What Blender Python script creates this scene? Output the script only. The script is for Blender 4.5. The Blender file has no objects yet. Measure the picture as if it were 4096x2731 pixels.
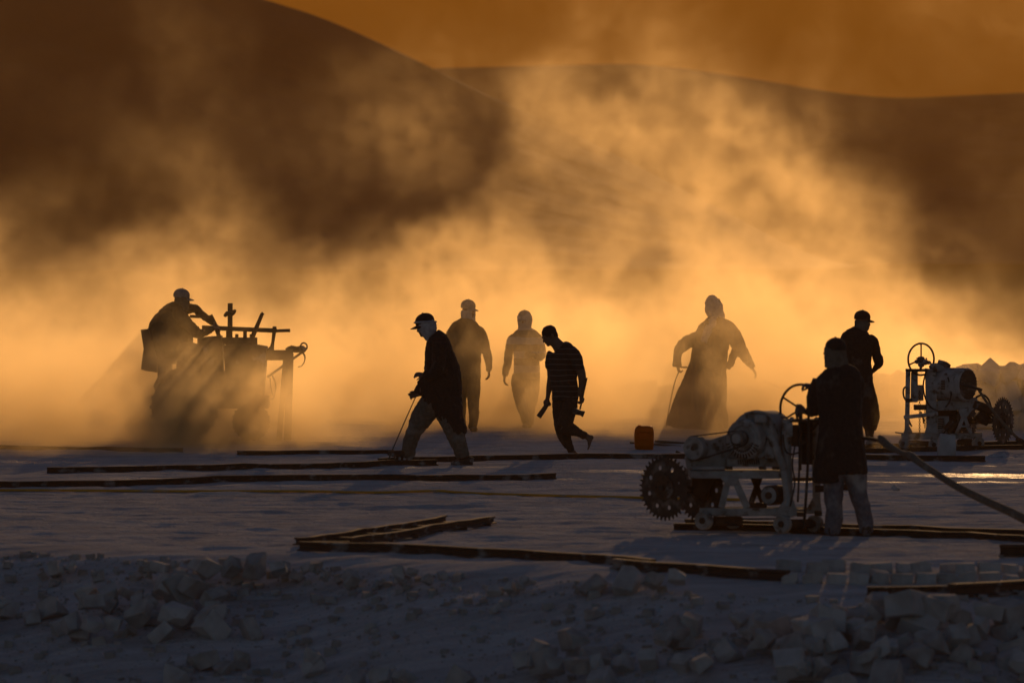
import bpy, bmesh, math, random
import numpy as np
from mathutils import Vector, Matrix

# ------------------------------------------------------------------ camera, sky, sun, exposure
SC = bpy.context.scene
COL = SC.collection
CAM_H, FOCAL = 2.6, 200.0
FPX = 4096 * FOCAL / 36.0                 # focal length in pixels of the 4096 px wide photograph
PITCH = math.atan(390.5 / FPX)            # the horizon lies above the middle of the frame
cam = bpy.data.cameras.new('camera')
cam.lens, cam.sensor_width = FOCAL, 36.0
cam.clip_start, cam.clip_end = 1.0, 20000.0
cam.dof.use_dof = True
cam.dof.focus_distance = 69.0
cam.dof.aperture_fstop = 3.6
camo = bpy.data.objects.new('camera', cam)
camo.location = (0, 0, CAM_H)
camo.rotation_euler = (math.pi / 2 - PITCH, 0, 0)
COL.objects.link(camo)
SC.camera = camo

SUN_EL, SUN_AZ = math.radians(10.3), math.radians(6.5)     # ahead of the camera, a little to the right
world = bpy.data.worlds.new('World')
SC.world = world
world.use_nodes = True
wn, wl = world.node_tree.nodes, world.node_tree.links
wn.clear()
sky_tex = wn.new('ShaderNodeTexSky')
sky_tex.sky_type = 'NISHITA'
sky_tex.sun_disc = False
sky_tex.sun_elevation = SUN_EL
sky_tex.sun_rotation = SUN_AZ
sky_tex.air_density, sky_tex.dust_density, sky_tex.ozone_density = 1.0, 0.1, 3.0
wbg = wn.new('ShaderNodeBackground')
wbg.inputs['Strength'].default_value = 0.11
wout = wn.new('ShaderNodeOutputWorld')
wl.new(sky_tex.outputs[0], wbg.inputs['Color'])
wl.new(wbg.outputs[0], wout.inputs['Surface'])

sun = bpy.data.lights.new('sun', 'SUN')
sun.energy = 5.0
sun.angle = math.radians(0.5)
sun.color = (1.0, 0.56, 0.23)
suno = bpy.data.objects.new('sun', sun)
SUN_DIR = Vector((math.sin(SUN_AZ) * math.cos(SUN_EL), math.cos(SUN_AZ) * math.cos(SUN_EL), math.sin(SUN_EL)))
suno.rotation_euler = SUN_DIR.to_track_quat('Z', 'Y').to_euler()
suno.location = SUN_DIR * 40
COL.objects.link(suno)

SC.view_settings.view_transform = 'Standard'
SC.view_settings.look = 'None'
SC.view_settings.gamma = 1.0
SC.view_settings.exposure = -1.7
SC.view_settings.use_curve_mapping = False
cy = SC.cycles
cy.use_denoising = True
cy.max_bounces, cy.diffuse_bounces, cy.glossy_bounces, cy.transmission_bounces = 5, 2, 2, 3
cy.volume_bounces = 2
cy.transparent_max_bounces = 8
cy.volume_step_rate = 5.0
cy.volume_max_steps = 256
cy.use_adaptive_sampling = True
cy.adaptive_threshold = 0.02
cy.sample_clamp_indirect = 4.0

rng = np.random.default_rng(7)
random.seed(11)

# ------------------------------------------------------------------ pixels of the photograph to points of the place
CP, SP = math.cos(PITCH), math.sin(PITCH)
def ray(px, py):
    u, v = (px - 2048.0) / FPX, (1365.5 - py) / FPX
    return Vector((u, CP + v * SP, v * CP - SP))
def at(px, py, Y):
    """the point at distance Y in front of the camera that shows at pixel (px, py)"""
    d = ray(px, py)
    return Vector((0, 0, CAM_H)) + d * (Y / d.y)
def vnoise(x, y, seed):
    """smooth value noise on numpy arrays"""
    r = np.random.default_rng(seed).random((64, 64))
    xi, yi = np.floor(x).astype(int), np.floor(y).astype(int)
    fx, fy = x - xi, y - yi
    fx, fy = fx * fx * (3 - 2 * fx), fy * fy * (3 - 2 * fy)
    g = lambda a, b: r[a % 64, b % 64]
    return (g(xi, yi) * (1 - fx) + g(xi + 1, yi) * fx) * (1 - fy) + (g(xi, yi + 1) * (1 - fx) + g(xi + 1, yi + 1) * fx) * fy - 0.5
def edge_line(x):
    """how far away the upper floor breaks off towards the camera"""
    return np.interp(x, (-25, -4.5, -1.8, 0.0, 2.3, 3.1, 4.3, 25), (53, 49.7, 48.3, 46.3, 43.8, 44.2, 45.4, 48)) + 0.18 * np.sin(x * 2.9 + 1.0) + 0.35 * vnoise(x * 1.7, x * 0 + 3.3, 91)
def ground_z(x, y):
    x, y = np.asarray(x, float), np.asarray(y, float)
    up = 0.030 * vnoise(x * 0.33, y * 0.22, 1) + 0.024 * vnoise(x * 0.5, y * 1.5, 2) + 0.024 * vnoise(x * 1.3 + 9, y * 3.9, 3) + 0.022 * vnoise(x * 3.1, y * 8, 4) + 0.012 * vnoise(x * 7.7 + 3, y * 13, 8)
    t = np.clip(edge_line(x) - y, 0, 14.0)
    ss = np.clip(t / 1.6, 0, 1)
    low = np.where(t < 1.6, -0.215 * t * t / 3.2, -0.215 * (t - 0.8))       # floor rolls into a slope away from the sun, added to shade the foreground
    rough = 0.07 * vnoise(x * 0.6, y * 1.1, 5) + 0.035 * vnoise(x * 1.7, y * 3.3, 6) + 0.018 * vnoise(x * 4, y * 8, 7)
    fade = np.exp(-np.maximum(np.abs(y - 55) - 40, 0) / 60)
    return up * fade * (1 - ss) + low + rough * ss
def ground_at(px, py):
    """the point of the ground that shows at pixel (px, py)"""
    d = ray(px, py)
    step = 0.06
    Y = 40.0
    while Y < 400:
        p = Vector((0, 0, CAM_H)) + d * (Y / d.y)
        if p.z <= float(ground_z(p.x, p.y)):
            return Vector((p.x, p.y, float(ground_z(p.x, p.y))))
        Y += step if Y < 120 else 1.0
    return at(px, py, 400)

# ------------------------------------------------------------------ tags, meshes, materials
def tag(o, label=None, cat=None, group=None, kind=None):
    for k, v in (('label', label), ('category', cat), ('group', group), ('kind', kind)):
        if v: o[k] = v
    return o
def link(name, me, mat=None, parent=None):
    o = bpy.data.objects.new(name, me)
    COL.objects.link(o)
    if mat is not None and me is not None and len(me.materials) == 0:
        me.materials.append(mat)
    if parent is not None:
        o.parent = parent
        o.matrix_parent_inverse = parent.matrix_world.inverted() if parent.type != 'EMPTY' else Matrix.Translation(-parent.location)
    return o
def thing(name, label, cat, loc=(0, 0, 0), group=None):
    o = bpy.data.objects.new(name, None)
    o.location = loc
    o.empty_display_size = 0.2
    COL.objects.link(o)
    return tag(o, label, cat, group)

def mat_new(name):
    m = bpy.data.materials.new(name)
    m.use_nodes = True
    nt = m.node_tree
    b = nt.nodes['Principled BSDF']
    return m, nt, b
def mat_rough(name, c1, c2, rough=0.8, scale=8.0, bump=0.2, bdist=0.01, metallic=0.0, c3=None, spots=0.6, spot_scale=3.0):
    """two colours mixed by noise, a third one in spots (dust, rust), a fine bump"""
    m, nt, b = mat_new(name)
    N, L = nt.nodes.new, nt.links.new
    tc = N('ShaderNodeTexCoord')
    no = N('ShaderNodeTexNoise'); no.inputs['Scale'].default_value = scale; no.inputs['Detail'].default_value = 6
    L(tc.outputs['Object'], no.inputs['Vector'])
    cr = N('ShaderNodeValToRGB')
    cr.color_ramp.elements[0].position, cr.color_ramp.elements[1].position = 0.35, 0.65
    cr.color_ramp.elements[0].color, cr.color_ramp.elements[1].color = (*c1, 1), (*c2, 1)
    L(no.outputs['Fac'], cr.inputs['Fac'])
    col = cr.outputs['Color']
    if c3:
        n2 = N('ShaderNodeTexNoise'); n2.inputs['Scale'].default_value = spot_scale; n2.inputs['Detail'].default_value = 8
        L(tc.outputs['Object'], n2.inputs['Vector'])
        r2 = N('ShaderNodeMapRange'); r2.inputs['From Min'].default_value = spots - 0.06; r2.inputs['From Max'].default_value = spots + 0.06
        L(n2.outputs['Fac'], r2.inputs['Value'])
        mx = N('ShaderNodeMix'); mx.data_type = 'RGBA'
        L(r2.outputs[0], mx.inputs[0]); L(col, mx.inputs[6]); mx.inputs[7].default_value = (*c3, 1)
        col = mx.outputs[2]
    L(col, b.inputs['Base Color'])
    b.inputs['Roughness'].default_value = rough
    b.inputs['Metallic'].default_value = metallic
    if bump:
        bp = N('ShaderNodeBump'); bp.inputs['Strength'].default_value = bump; bp.inputs['Distance'].default_value = bdist
        n3 = N('ShaderNodeTexNoise'); n3.inputs['Scale'].default_value = scale * 4; n3.inputs['Detail'].default_value = 4
        L(tc.outputs['Object'], n3.inputs['Vector']); L(n3.outputs['Fac'], bp.inputs['Height']); L(bp.outputs[0], b.inputs['Normal'])
    return m

# ------------------------------------------------------------------ the ground: one sheet out to the hills
def axis(segs):
    out = []
    for a, b, st in segs:
        out += list(np.arange(a, b - 1e-6, st))
    out.append(segs[-1][1])
    return np.array(out)
GX = axis([(-6000, -400, 400), (-400, -60, 20), (-60, -12, 2), (-12, 12, 0.07), (12, 60, 2), (60, 400, 20), (400, 6000, 400)])
GY = axis([(-300, 20, 20), (20, 36, 1), (36, 62, 0.05), (62, 84, 0.09), (84, 130, 0.8), (130, 400, 10), (400, 4400, 200)])
def grid_mesh(name, X, Y, Z):
    ny, nx = X.shape
    v = np.stack([X, Y, Z], -1).reshape(-1, 3).astype(np.float32)
    i = np.arange(ny * nx).reshape(ny, nx)
    f = np.stack([i[:-1, :-1], i[:-1, 1:], i[1:, 1:], i[1:, :-1]], -1).reshape(-1, 4).astype(np.int32)
    me = bpy.data.meshes.new(name)
    me.vertices.add(len(v)); me.vertices.foreach_set('co', v.ravel())
    me.loops.add(f.size); me.loops.foreach_set('vertex_index', f.ravel())
    me.polygons.add(len(f))
    me.polygons.foreach_set('loop_start', np.arange(0, f.size, 4, dtype=np.int32))
    me.polygons.foreach_set('use_smooth', np.ones(len(f), dtype=bool))
    me.update(calc_edges=True); me.validate()
    return me
MX, MY = np.meshgrid(GX, GY)
gm, nt, b = mat_new('white_quarry_floor')
N, L = nt.nodes.new, nt.links.new
tc = N('ShaderNodeTexCoord')
mp = N('ShaderNodeMapping'); mp.inputs['Scale'].default_value = (0.55, 2.2, 1)
mp.inputs['Rotation'].default_value = (0, 0, math.radians(2))
L(tc.outputs['Object'], mp.inputs['Vector'])
n1 = N('ShaderNodeTexNoise'); n1.inputs['Scale'].default_value = 1.6; n1.inputs['Detail'].default_value = 9; n1.inputs['Roughness'].default_value = 0.62
L(mp.outputs[0], n1.inputs['Vector'])
cr = N('ShaderNodeValToRGB')
cr.color_ramp.elements[0].position, cr.color_ramp.elements[0].color = 0.32, (0.48, 0.46, 0.45, 1)
cr.color_ramp.elements[1].position, cr.color_ramp.elements[1].color = 0.62, (0.70, 0.68, 0.67, 1)
L(n1.outputs['Fac'], cr.inputs['Fac'])
# beyond the white quarry floor the brown desert begins, colour darkened for relief self-shadow
spy = N('ShaderNodeSeparateXYZ'); L(tc.outputs['Object'], spy.inputs[0])
nb = N('ShaderNodeTexNoise'); nb.inputs['Scale'].default_value = 0.08; nb.inputs['Detail'].default_value = 5; L(tc.outputs['Object'], nb.inputs['Vector'])
ab = N('ShaderNodeMath'); ab.operation = 'MULTIPLY_ADD'; L(nb.outputs['Fac'], ab.inputs[0]); ab.inputs[1].default_value = 30; L(spy.outputs[1], ab.inputs[2])
db = N('ShaderNodeMapRange'); db.inputs['From Min'].default_value = 112; db.inputs['From Max'].default_value = 122; L(ab.outputs[0], db.inputs['Value'])
mb = N('ShaderNodeMix'); mb.data_type = 'RGBA'; L(db.outputs[0], mb.inputs[0]); L(cr.outputs[0], mb.inputs[6]); mb.inputs[7].default_value = (0.06, 0.043, 0.027, 1)
L(mb.outputs[2], b.inputs['Base Color'])
# packed damp powder: patches polished by the carriages shine
n2 = N('ShaderNodeTexNoise'); n2.inputs['Scale'].default_value = 0.5; n2.inputs['Detail'].default_value = 5
mp2 = N('ShaderNodeMapping'); mp2.inputs['Scale'].default_value = (0.5, 2.4, 1)
L(tc.outputs['Object'], mp2.inputs['Vector']); L(mp2.outputs[0], n2.inputs['Vector'])
mr = N('ShaderNodeMapRange'); mr.inputs['From Min'].default_value = 0.52; mr.inputs['From Max'].default_value = 0.62; mr.inputs['To Min'].default_value = 0.75; mr.inputs['To Max'].default_value = 0.42
L(n2.outputs['Fac'], mr.inputs['Value']); L(mr.outputs[0], b.inputs['Roughness'])
ms = N('ShaderNodeMapRange'); ms.inputs['From Min'].default_value = 0.57; ms.inputs['From Max'].default_value = 0.68; ms.inputs['To Min'].default_value = 0.0; ms.inputs['To Max'].default_value = 0.014
L(n2.outputs['Fac'], ms.inputs['Value']); dsp = N('ShaderNodeMapRange'); dy = N('ShaderNodeMath'); dy.operation = 'SUBTRACT'; L(spy.outputs[1], dy.inputs[0]); dy.inputs[1].default_value = 65.5
da = N('ShaderNodeMath'); da.operation = 'ABSOLUTE'; L(dy.outputs[0], da.inputs[0])
dsp.inputs['From Min'].default_value = 1.5; dsp.inputs['From Max'].default_value = 5; dsp.inputs['To Min'].default_value = 1; dsp.inputs['To Max'].default_value = 0; L(da.outputs[0], dsp.inputs['Value'])
msp = N('ShaderNodeMath'); msp.operation = 'MULTIPLY'; L(ms.outputs[0], msp.inputs[0]); L(dsp.outputs[0], msp.inputs[1]); L(msp.outputs[0], b.inputs['Specular IOR Level'])
n3 = N('ShaderNodeTexNoise'); n3.inputs['Scale'].default_value = 7; n3.inputs['Detail'].default_value = 8; n3.inputs['Roughness'].default_value = 0.65
L(mp.outputs[0], n3.inputs['Vector'])
bp = N('ShaderNodeBump'); bp.inputs['Strength'].default_value = 0.55; bp.inputs['Distance'].default_value = 0.03
# saw grooves and scrapes along the cutting direction
mp3 = N('ShaderNodeMapping'); mp3.inputs['Scale'].default_value = (0.35, 7.0, 1); mp3.inputs['Rotation'].default_value = (0, 0, math.radians(-1.5)); L(tc.outputs['Object'], mp3.inputs['Vector'])
n4 = N('ShaderNodeTexNoise'); n4.inputs['Scale'].default_value = 1.5; n4.inputs['Detail'].default_value = 7; n4.inputs['Roughness'].default_value = 0.6; L(mp3.outputs[0], n4.inputs['Vector'])
n5 = N('ShaderNodeTexNoise'); n5.inputs['Scale'].default_value = 14; n5.inputs['Detail'].default_value = 5; L(tc.outputs['Object'], n5.inputs['Vector'])
h1 = N('ShaderNodeMath'); h1.operation = 'MULTIPLY_ADD'; L(n4.outputs['Fac'], h1.inputs[0]); h1.inputs[1].default_value = 3.0; L(n3.outputs['Fac'], h1.inputs[2])
h2 = N('ShaderNodeMath'); h2.operation = 'MULTIPLY_ADD'; L(n5.outputs['Fac'], h2.inputs[0]); h2.inputs[1].default_value = 2.0; L(h1.outputs[0], h2.inputs[2])
bp.inputs['Strength'].default_value = 0.8; bp.inputs['Distance'].default_value = 0.06
L(h2.outputs[0], bp.inputs['Height']); L(bp.outputs[0], b.inputs['Normal'])
ground = link('ground', grid_mesh('ground', MX, MY, ground_z(MX, MY)), gm)
tag(ground, kind='structure')

# ------------------------------------------------------------------ hills: three ridges, each farther than the one before
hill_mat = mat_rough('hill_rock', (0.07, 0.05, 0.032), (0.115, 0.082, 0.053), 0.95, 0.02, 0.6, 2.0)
def hill(name, crest, Y_foot, Y_crest, Y_back, seed):
    """crest: (px, py) of the skyline in 4096-px pixels"""
    cx = np.array([c[0] for c in crest], float); czp = np.array([c[1] for c in crest], float)
    xs = np.array([at(a, b_, Y_crest).x for a, b_ in crest]); zs = np.array([at(a, b_, Y_crest).z for a, b_ in crest])
    X1 = np.linspace(xs[0], xs[-1], 420)
    # smooth the skyline
    H = np.interp(X1, xs, zs); k = np.ones(15) / 15
    H = np.convolve(np.pad(H, 7, mode='edge'), k, mode='valid')
    T = np.concatenate([np.linspace(0, 1, 70), np.linspace(1.05, 2, 12)])
    X, TT = np.meshgrid(X1, T)
    Yc = np.where(TT <= 1, Y_foot + (Y_crest - Y_foot) * TT, Y_crest + (Y_back - Y_crest) * (TT - 1))
    up = np.where(TT <= 1, np.power(np.clip(TT, 0, 1), 1.25), np.clip(2 - TT, 0, 1))
    Z = (H[None, :] + 0.5) * up - 0.5
    s = (Y_crest - Y_foot)
    Z += up * np.clip(1 - up, 0, 1) * (0.04 * (H[None, :] + 4)) * (vnoise(X / s * 6, Yc / s * 5, seed) + 0.5 * vnoise(X / s * 15, Yc / s * 11, seed + 1))
    X = X * (Yc / Y_crest * 0.6 + 0.4)
    o = link(name, grid_mesh(name, X, Yc, Z), hill_mat)
    return tag(o, kind='structure')
k = 4096 / 2352
S = lambda pts: [(x * k, y * k) for x, y in pts]
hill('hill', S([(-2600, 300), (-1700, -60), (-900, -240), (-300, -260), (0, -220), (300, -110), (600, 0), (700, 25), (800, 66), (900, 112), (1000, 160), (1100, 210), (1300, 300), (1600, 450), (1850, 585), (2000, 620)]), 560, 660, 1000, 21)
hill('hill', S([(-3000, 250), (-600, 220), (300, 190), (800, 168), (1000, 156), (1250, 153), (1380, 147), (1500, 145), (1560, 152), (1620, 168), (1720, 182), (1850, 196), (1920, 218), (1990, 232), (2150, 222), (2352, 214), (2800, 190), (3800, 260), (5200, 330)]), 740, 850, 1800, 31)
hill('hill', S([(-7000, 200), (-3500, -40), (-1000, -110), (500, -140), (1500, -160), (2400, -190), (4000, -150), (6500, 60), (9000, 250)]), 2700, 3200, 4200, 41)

# ------------------------------------------------------------------ haze over the whole place, and the dust thrown up by the saws
def box_mesh(name, lo, hi):
    me = bpy.data.meshes.new(name)
    v = [(x, y, z) for x in (lo[0], hi[0]) for y in (lo[1], hi[1]) for z in (lo[2], hi[2])]
    me.from_pydata(v, [], [(0, 1, 3, 2), (4, 6, 7, 5), (0, 4, 5, 1), (2, 3, 7, 6), (0, 2, 6, 4), (1, 5, 7, 3)])
    return me
def vol_mat(name, density, color, g, absorb=(0, 0, 0)):
    m = bpy.data.materials.new(name); m.use_nodes = True
    t = m.node_tree; t.nodes.clear()
    pv = t.nodes.new('ShaderNodeVolumePrincipled'); out = t.nodes.new('ShaderNodeOutputMaterial')
    pv.inputs['Color'].default_value = (*color, 1)
    pv.inputs['Density'].default_value = density
    pv.inputs['Anisotropy'].default_value = g
    pv.inputs['Absorption Color'].default_value = (*absorb, 1)
    t.links.new(pv.outputs[0], out.inputs['Volume'])
    return m, t, pv
HZ, _, _ = vol_mat('haze_air', 0.00026, (0.98, 0.50, 0.06), 0.38)
haze = link('haze', box_mesh('haze', (-6500, -900, -4.5), (6500, 4600, 205.0)), HZ)
tag(haze, kind='stuff')
# dust cloud: a density grid filled once from noise (a volume made by geometry nodes)
class NG:
    """small helper to write node maths"""
    def __init__(s, t): s.t = t
    def new(s, typ): return s.t.nodes.new(typ)
    def put(s, sock, v):
        if isinstance(v, bpy.types.NodeSocket): s.t.links.new(v, sock)
        else: sock.default_value = v
    def m(s, op, a, b=None, c=None, clamp=False):
        n = s.new('ShaderNodeMath'); n.operation = op; n.use_clamp = clamp
        for i, v in enumerate((a, b, c)):
            if v is not None: s.put(n.inputs[i], v)
        return n.outputs[0]
    def mapr(s, v, a, b, c, d, smooth=True):
        n = s.new('ShaderNodeMapRange'); n.interpolation_type = 'SMOOTHSTEP' if smooth else 'LINEAR'; n.clamp = True
        s.put(n.inputs[0], v)
        for i, q in zip((1, 2, 3, 4), (a, b, c, d)): s.put(n.inputs[i], q)
        return n.outputs[0]
    def noise(s, vec, scale, detail=4, rough=0.55, dist=0.0):
        n = s.new('ShaderNodeTexNoise'); n.noise_dimensions = '3D'
        s.put(n.inputs['Vector'], vec); n.inputs['Scale'].default_value = scale; n.inputs['Detail'].default_value = detail
        n.inputs['Roughness'].default_value = rough; n.inputs['Distortion'].default_value = dist
        return n
    def curve(s, v, lo, hi, pts, vlo, vhi):
        """piecewise smooth function of v given as (v, value) pairs"""
        n = s.new('ShaderNodeFloatCurve')
        s.put(n.inputs['Value'], s.mapr(v, lo, hi, 0.0, 1.0, False))
        c = n.mapping.curves[0]
        P = [((a - lo) / (hi - lo), (b - vlo) / (vhi - vlo)) for a, b in pts]
        c.points[0].location = P[0]; c.points[1].location = P[-1]
        for p in P[1:-1]: c.points.new(*p)
        n.mapping.update()
        return s.m('MULTIPLY_ADD', n.outputs[0], vhi - vlo, vlo)

def dust(name, lo, hi, res, build, mat):
    g = bpy.data.node_groups.new(name, 'GeometryNodeTree')
    g.interface.new_socket('Geometry', in_out='INPUT', socket_type='NodeSocketGeometry')
    g.interface.new_socket('Geometry', in_out='OUTPUT', socket_type='NodeSocketGeometry')
    H = NG(g)
    vc = H.new('GeometryNodeVolumeCube'); go = H.new('NodeGroupOutput'); sm = H.new('GeometryNodeSetMaterial')
    vc.inputs['Min'].default_value, vc.inputs['Max'].default_value = lo, hi
    for a, r in zip(('Resolution X', 'Resolution Y', 'Resolution Z'), res): vc.inputs[a].default_value = r
    pos = H.new('GeometryNodeInputPosition').outputs[0]
    g.links.new(build(H, pos), vc.inputs['Density'])
    g.links.new(vc.outputs[0], sm.inputs['Geometry'])
    sm.inputs['Material'].default_value = mat
    g.links.new(sm.outputs[0], go.inputs[0])
    v = bpy.data.volumes.new(name)
    v.materials.append(mat)
    o = bpy.data.objects.new(name, v)
    COL.objects.link(o)
    md = o.modifiers.new('dust', 'NODES'); md.node_group = g
    return tag(o, kind='stuff')
DM, _, _ = vol_mat('dust_air', 1.0, (0.98, 0.80, 0.48), 0.78)

def dz(px, py, Y=86.0):
    p = at(px * k, py * k, Y); return (p.x, p.z)
TOP = [(-14, 3.6), (-10, 3.4)] + [dz(*p) for p in ((0, 520), (150, 500), (300, 450), (450, 470), (600, 560), (760, 630), (860, 655), (960, 590), (1060, 490), (1160, 390), (1270, 280), (1420, 205), (1600, 190), (1780, 205), (1880, 280), (1950, 400), (2080, 560), (2220, 680), (2352, 750))] + [(10, 1.1), (14, 0.9)]
FRONT = [(-14, 70.5), (-7.5, 71.0), (-5, 71.7), (-3.5, 71.6), (-1, 74.2), (1, 74.0), (2.5, 73.0), (4, 75.0), (6, 74.5), (8, 74.5), (14, 76)]
def dust_field(H, pos):
    def vmath(op, a, b, c=None):
        n = H.new('ShaderNodeVectorMath'); n.operation = op
        for i, v in enumerate((a, b, c)):
            if v is not None: H.put(n.inputs[i], v)
        return n.outputs[0]
    sx = H.new('ShaderNodeSeparateXYZ'); H.put(sx.inputs[0], pos)
    # the breeze comes from behind: billows are drawn out along it
    st = vmath('MULTIPLY', pos, (1.0, 0.32, 1.0))
    warp = H.noise(st, 0.45, 3)
    p2 = vmath('MULTIPLY_ADD', vmath('SUBTRACT', warp.outputs['Color'], (0.5, 0.5, 0.5)), (2.2, 1.0, 2.0), st)
    s2 = H.new('ShaderNodeSeparateXYZ'); H.put(s2.inputs[0], p2)
    xb = H.m('MULTIPLY', s2.outputs[0], H.m('DIVIDE', 86.0, sx.outputs[1]))
    top = H.curve(xb, -14, 14, TOP, 0, 6)
    n = H.noise(p2, 0.8, 8, 0.58, 0.3).outputs['Fac']
    big = H.noise(p2, 0.36, 4, 0.5).outputs['Fac']
    depth = H.m('SUBTRACT', top, s2.outputs[2])
    depth = H.m('MULTIPLY_ADD', H.m('SUBTRACT', n, 0.5), 3.4, depth)
    body = H.mapr(depth, -1.2, 3.2, 0, 1)
    low = H.mapr(sx.outputs[2], 0.2, 2.8, 1.0, 0.0)
    # upper plume: a thinner curtain; below: the deep layer of fresh dust
    fr = H.curve(sx.outputs[0], -14, 14, FRONT, 66, 84)
    fr = H.m('MULTIPLY_ADD', H.m('SUBTRACT', n, 0.5), 3.0, fr)
    win = H.m('MULTIPLY', H.mapr(H.m('SUBTRACT', sx.outputs[1], fr), 0.0, 3.0, 0, 1), H.mapr(sx.outputs[1], 96, 104, 1, 0))
    cur = H.m('MULTIPLY', H.mapr(sx.outputs[1], 80, 83, 0, 1), H.mapr(sx.outputs[1], 88, 92, 1, 0))
    tex = H.m('MULTIPLY', H.mapr(n, 0.33, 0.68, 0.12, 1.75), H.mapr(big, 0.36, 0.64, 0.45, 1.3))
    fine = H.noise(st, 3.6, 5, 0.6, 0.4).outputs['Fac']
    tex = H.m('MULTIPLY', tex, H.mapr(fine, 0.30, 0.70, 0.35, 1.65))
    upper = H.m('MULTIPLY', H.m('MULTIPLY', body, cur), 0.078)
    # thin veil drifting above everything
    veil = H.m('MULTIPLY', H.m('MULTIPLY', H.mapr(big, 0.40, 0.70, 0.1, 1.0), cur), 0.005)
    halo = H.m('MULTIPLY', H.m('MULTIPLY', H.mapr(depth, -3.6, 1.5, 0, 1), H.mapr(big, 0.36, 0.62, 0.3, 1.0)), H.m('MULTIPLY', cur, 0.007))
    upper = H.m('ADD', H.m('ADD', upper, veil), halo)
    # dust thrown up round the machine with the driver, and a spray at the right-hand blade
    def puff(cx, cy_, cz, rx, ry, rz, amp):
        q = vmath('MULTIPLY', vmath('SUBTRACT', pos, (cx, cy_, cz)), (1 / rx, 1 / ry, 1 / rz))
        n_ = H.new('ShaderNodeVectorMath'); n_.operation = 'LENGTH'; H.put(n_.inputs[0], q)
        return H.m('MULTIPLY', H.mapr(n_.outputs['Value'], 0.15, 1.0, 1.0, 0.0), amp)
    puffs = H.m('ADD', puff(-5.2, 73.0, 0.1, 4.4, 4.4, 1.5, 0.62), puff(5.0, 71.4, 0.1, 1.0, 0.9, 0.9, 0.10))
    puffs = H.m('ADD', puffs, puff(2.6, 76.5, 0.6, 1.8, 3.0, 2.0, 0.12))
    puffs = H.m('ADD', puffs, H.m('MULTIPLY', puff(-1.0, 86.0, 4.3, 3.4, 5.0, 2.3, 0.009), H.mapr(fine, 0.3, 0.7, 0.3, 1.5)))
    upper = H.m('ADD', upper, puffs)
    skim = H.mapr(sx.outputs[2], 0.0, 1.5, 1.0, 0.0)
    low = H.m('MULTIPLY_ADD', skim, 1.3, low)
    lower = H.m('MULTIPLY', H.m('MULTIPLY', H.m('MULTIPLY', body, low), win), 0.125)
    dens = H.m('MULTIPLY', H.m('ADD', upper, lower), tex)
    dens = H.m('MULTIPLY', dens, H.mapr(sx.outputs[2], 7.0, 7.9, 1, 0))
    dens = H.m('MULTIPLY', dens, H.mapr(H.m('ABSOLUTE', sx.outputs[0]), 12.0, 14.8, 1, 0))
    return H.m('SUBTRACT', dens, 0.0004)
dust_cloud = dust('dust_cloud', (-15, 69, -0.05), (15, 104, 8.0), (430, 150, 150), dust_field, DM)
# ------------------------------------------------------------------ shape helpers
from mathutils import noise as mnoise
VIEW = Vector((0, 1, 0))
def catmull(P, n):
    """P: list of tuples of floats -> smooth resampling, n steps per span"""
    P = [np.array(p, float) for p in P]
    if len(P) < 3 or n <= 1: 
        return P
    out = []
    for i in range(len(P) - 1):
        a, b_, c, d = P[max(i - 1, 0)], P[i], P[i + 1], P[min(i + 2, len(P) - 1)]
        for j in range(n):
            t = j / n
            out.append(0.5 * (2 * b_ + (c - a) * t + (2 * a - 5 * b_ + 4 * c - d) * t * t + (3 * b_ - a - 3 * c + d) * t ** 3))
    out.append(P[-1])
    return out
def tube3(bm, pts, ref=VIEW, seg=14, power=2.0, cap=True, smooth=3):
    """pts: (Vector, r1, r2); r1 lies across the path and across ref, r2 along ref"""
    Q = catmull([(*p[0], p[1], p[2] if len(p) > 2 else p[1]) for p in pts], smooth)
    C_ = [Vector(q[:3]) for q in Q]
    rings = []
    for i, q in enumerate(Q):
        T = (C_[min(i + 1, len(C_) - 1)] - C_[max(i - 1, 0)])
        T = T.normalized() if T.length > 1e-9 else Vector((0, 0, 1))
        A = T.cross(ref)
        if A.length < 1e-3: A = T.cross(Vector((1, 0, 0.01)))
        A.normalize()
        B = T.cross(A).normalized()
        ring = []
        for j in range(seg):
            th = 2 * math.pi * j / seg
            c, s = math.cos(th), math.sin(th)
            if power != 2.0:
                c = math.copysign(abs(c) ** (2 / power), c); s = math.copysign(abs(s) ** (2 / power), s)
            ring.append(bm.verts.new(C_[i] + A * (c * max(q[3], 1e-4)) + B * (s * max(q[4], 1e-4))))
        rings.append(ring)
    for a, b_ in zip(rings[:-1], rings[1:]):
        for j in range(seg):
            bm.faces.new((a[j], a[(j + 1) % seg], b_[(j + 1) % seg], b_[j]))
    if cap:
        bm.faces.new(list(reversed(rings[0]))); bm.faces.new(rings[-1])
def ellipsoid(bm, c, ax, rad, seg=14, ring=9):
    """ax: three unit vectors, rad: three radii"""
    M = Matrix((ax[0] * rad[0], ax[1] * rad[1], ax[2] * rad[2])).transposed().to_4x4()
    M.translation = c
    bmesh.ops.create_uvsphere(bm, u_segments=seg, v_segments=ring, radius=1.0, matrix=M)
def box3(bm, c, ax, half):
    vs = [bm.verts.new(c + ax[0] * (half[0] * sx) + ax[1] * (half[1] * sy) + ax[2] * (half[2] * sz)) for sx in (-1, 1) for sy in (-1, 1) for sz in (-1, 1)]
    for f in ((0, 1, 3, 2), (4, 6, 7, 5), (0, 4, 5, 1), (2, 3, 7, 6), (0, 2, 6, 4), (1, 5, 7, 3)):
        bm.faces.new([vs[i] for i in f])
XYZ = (Vector((1, 0, 0)), Vector((0, 1, 0)), Vector((0, 0, 1)))
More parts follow.
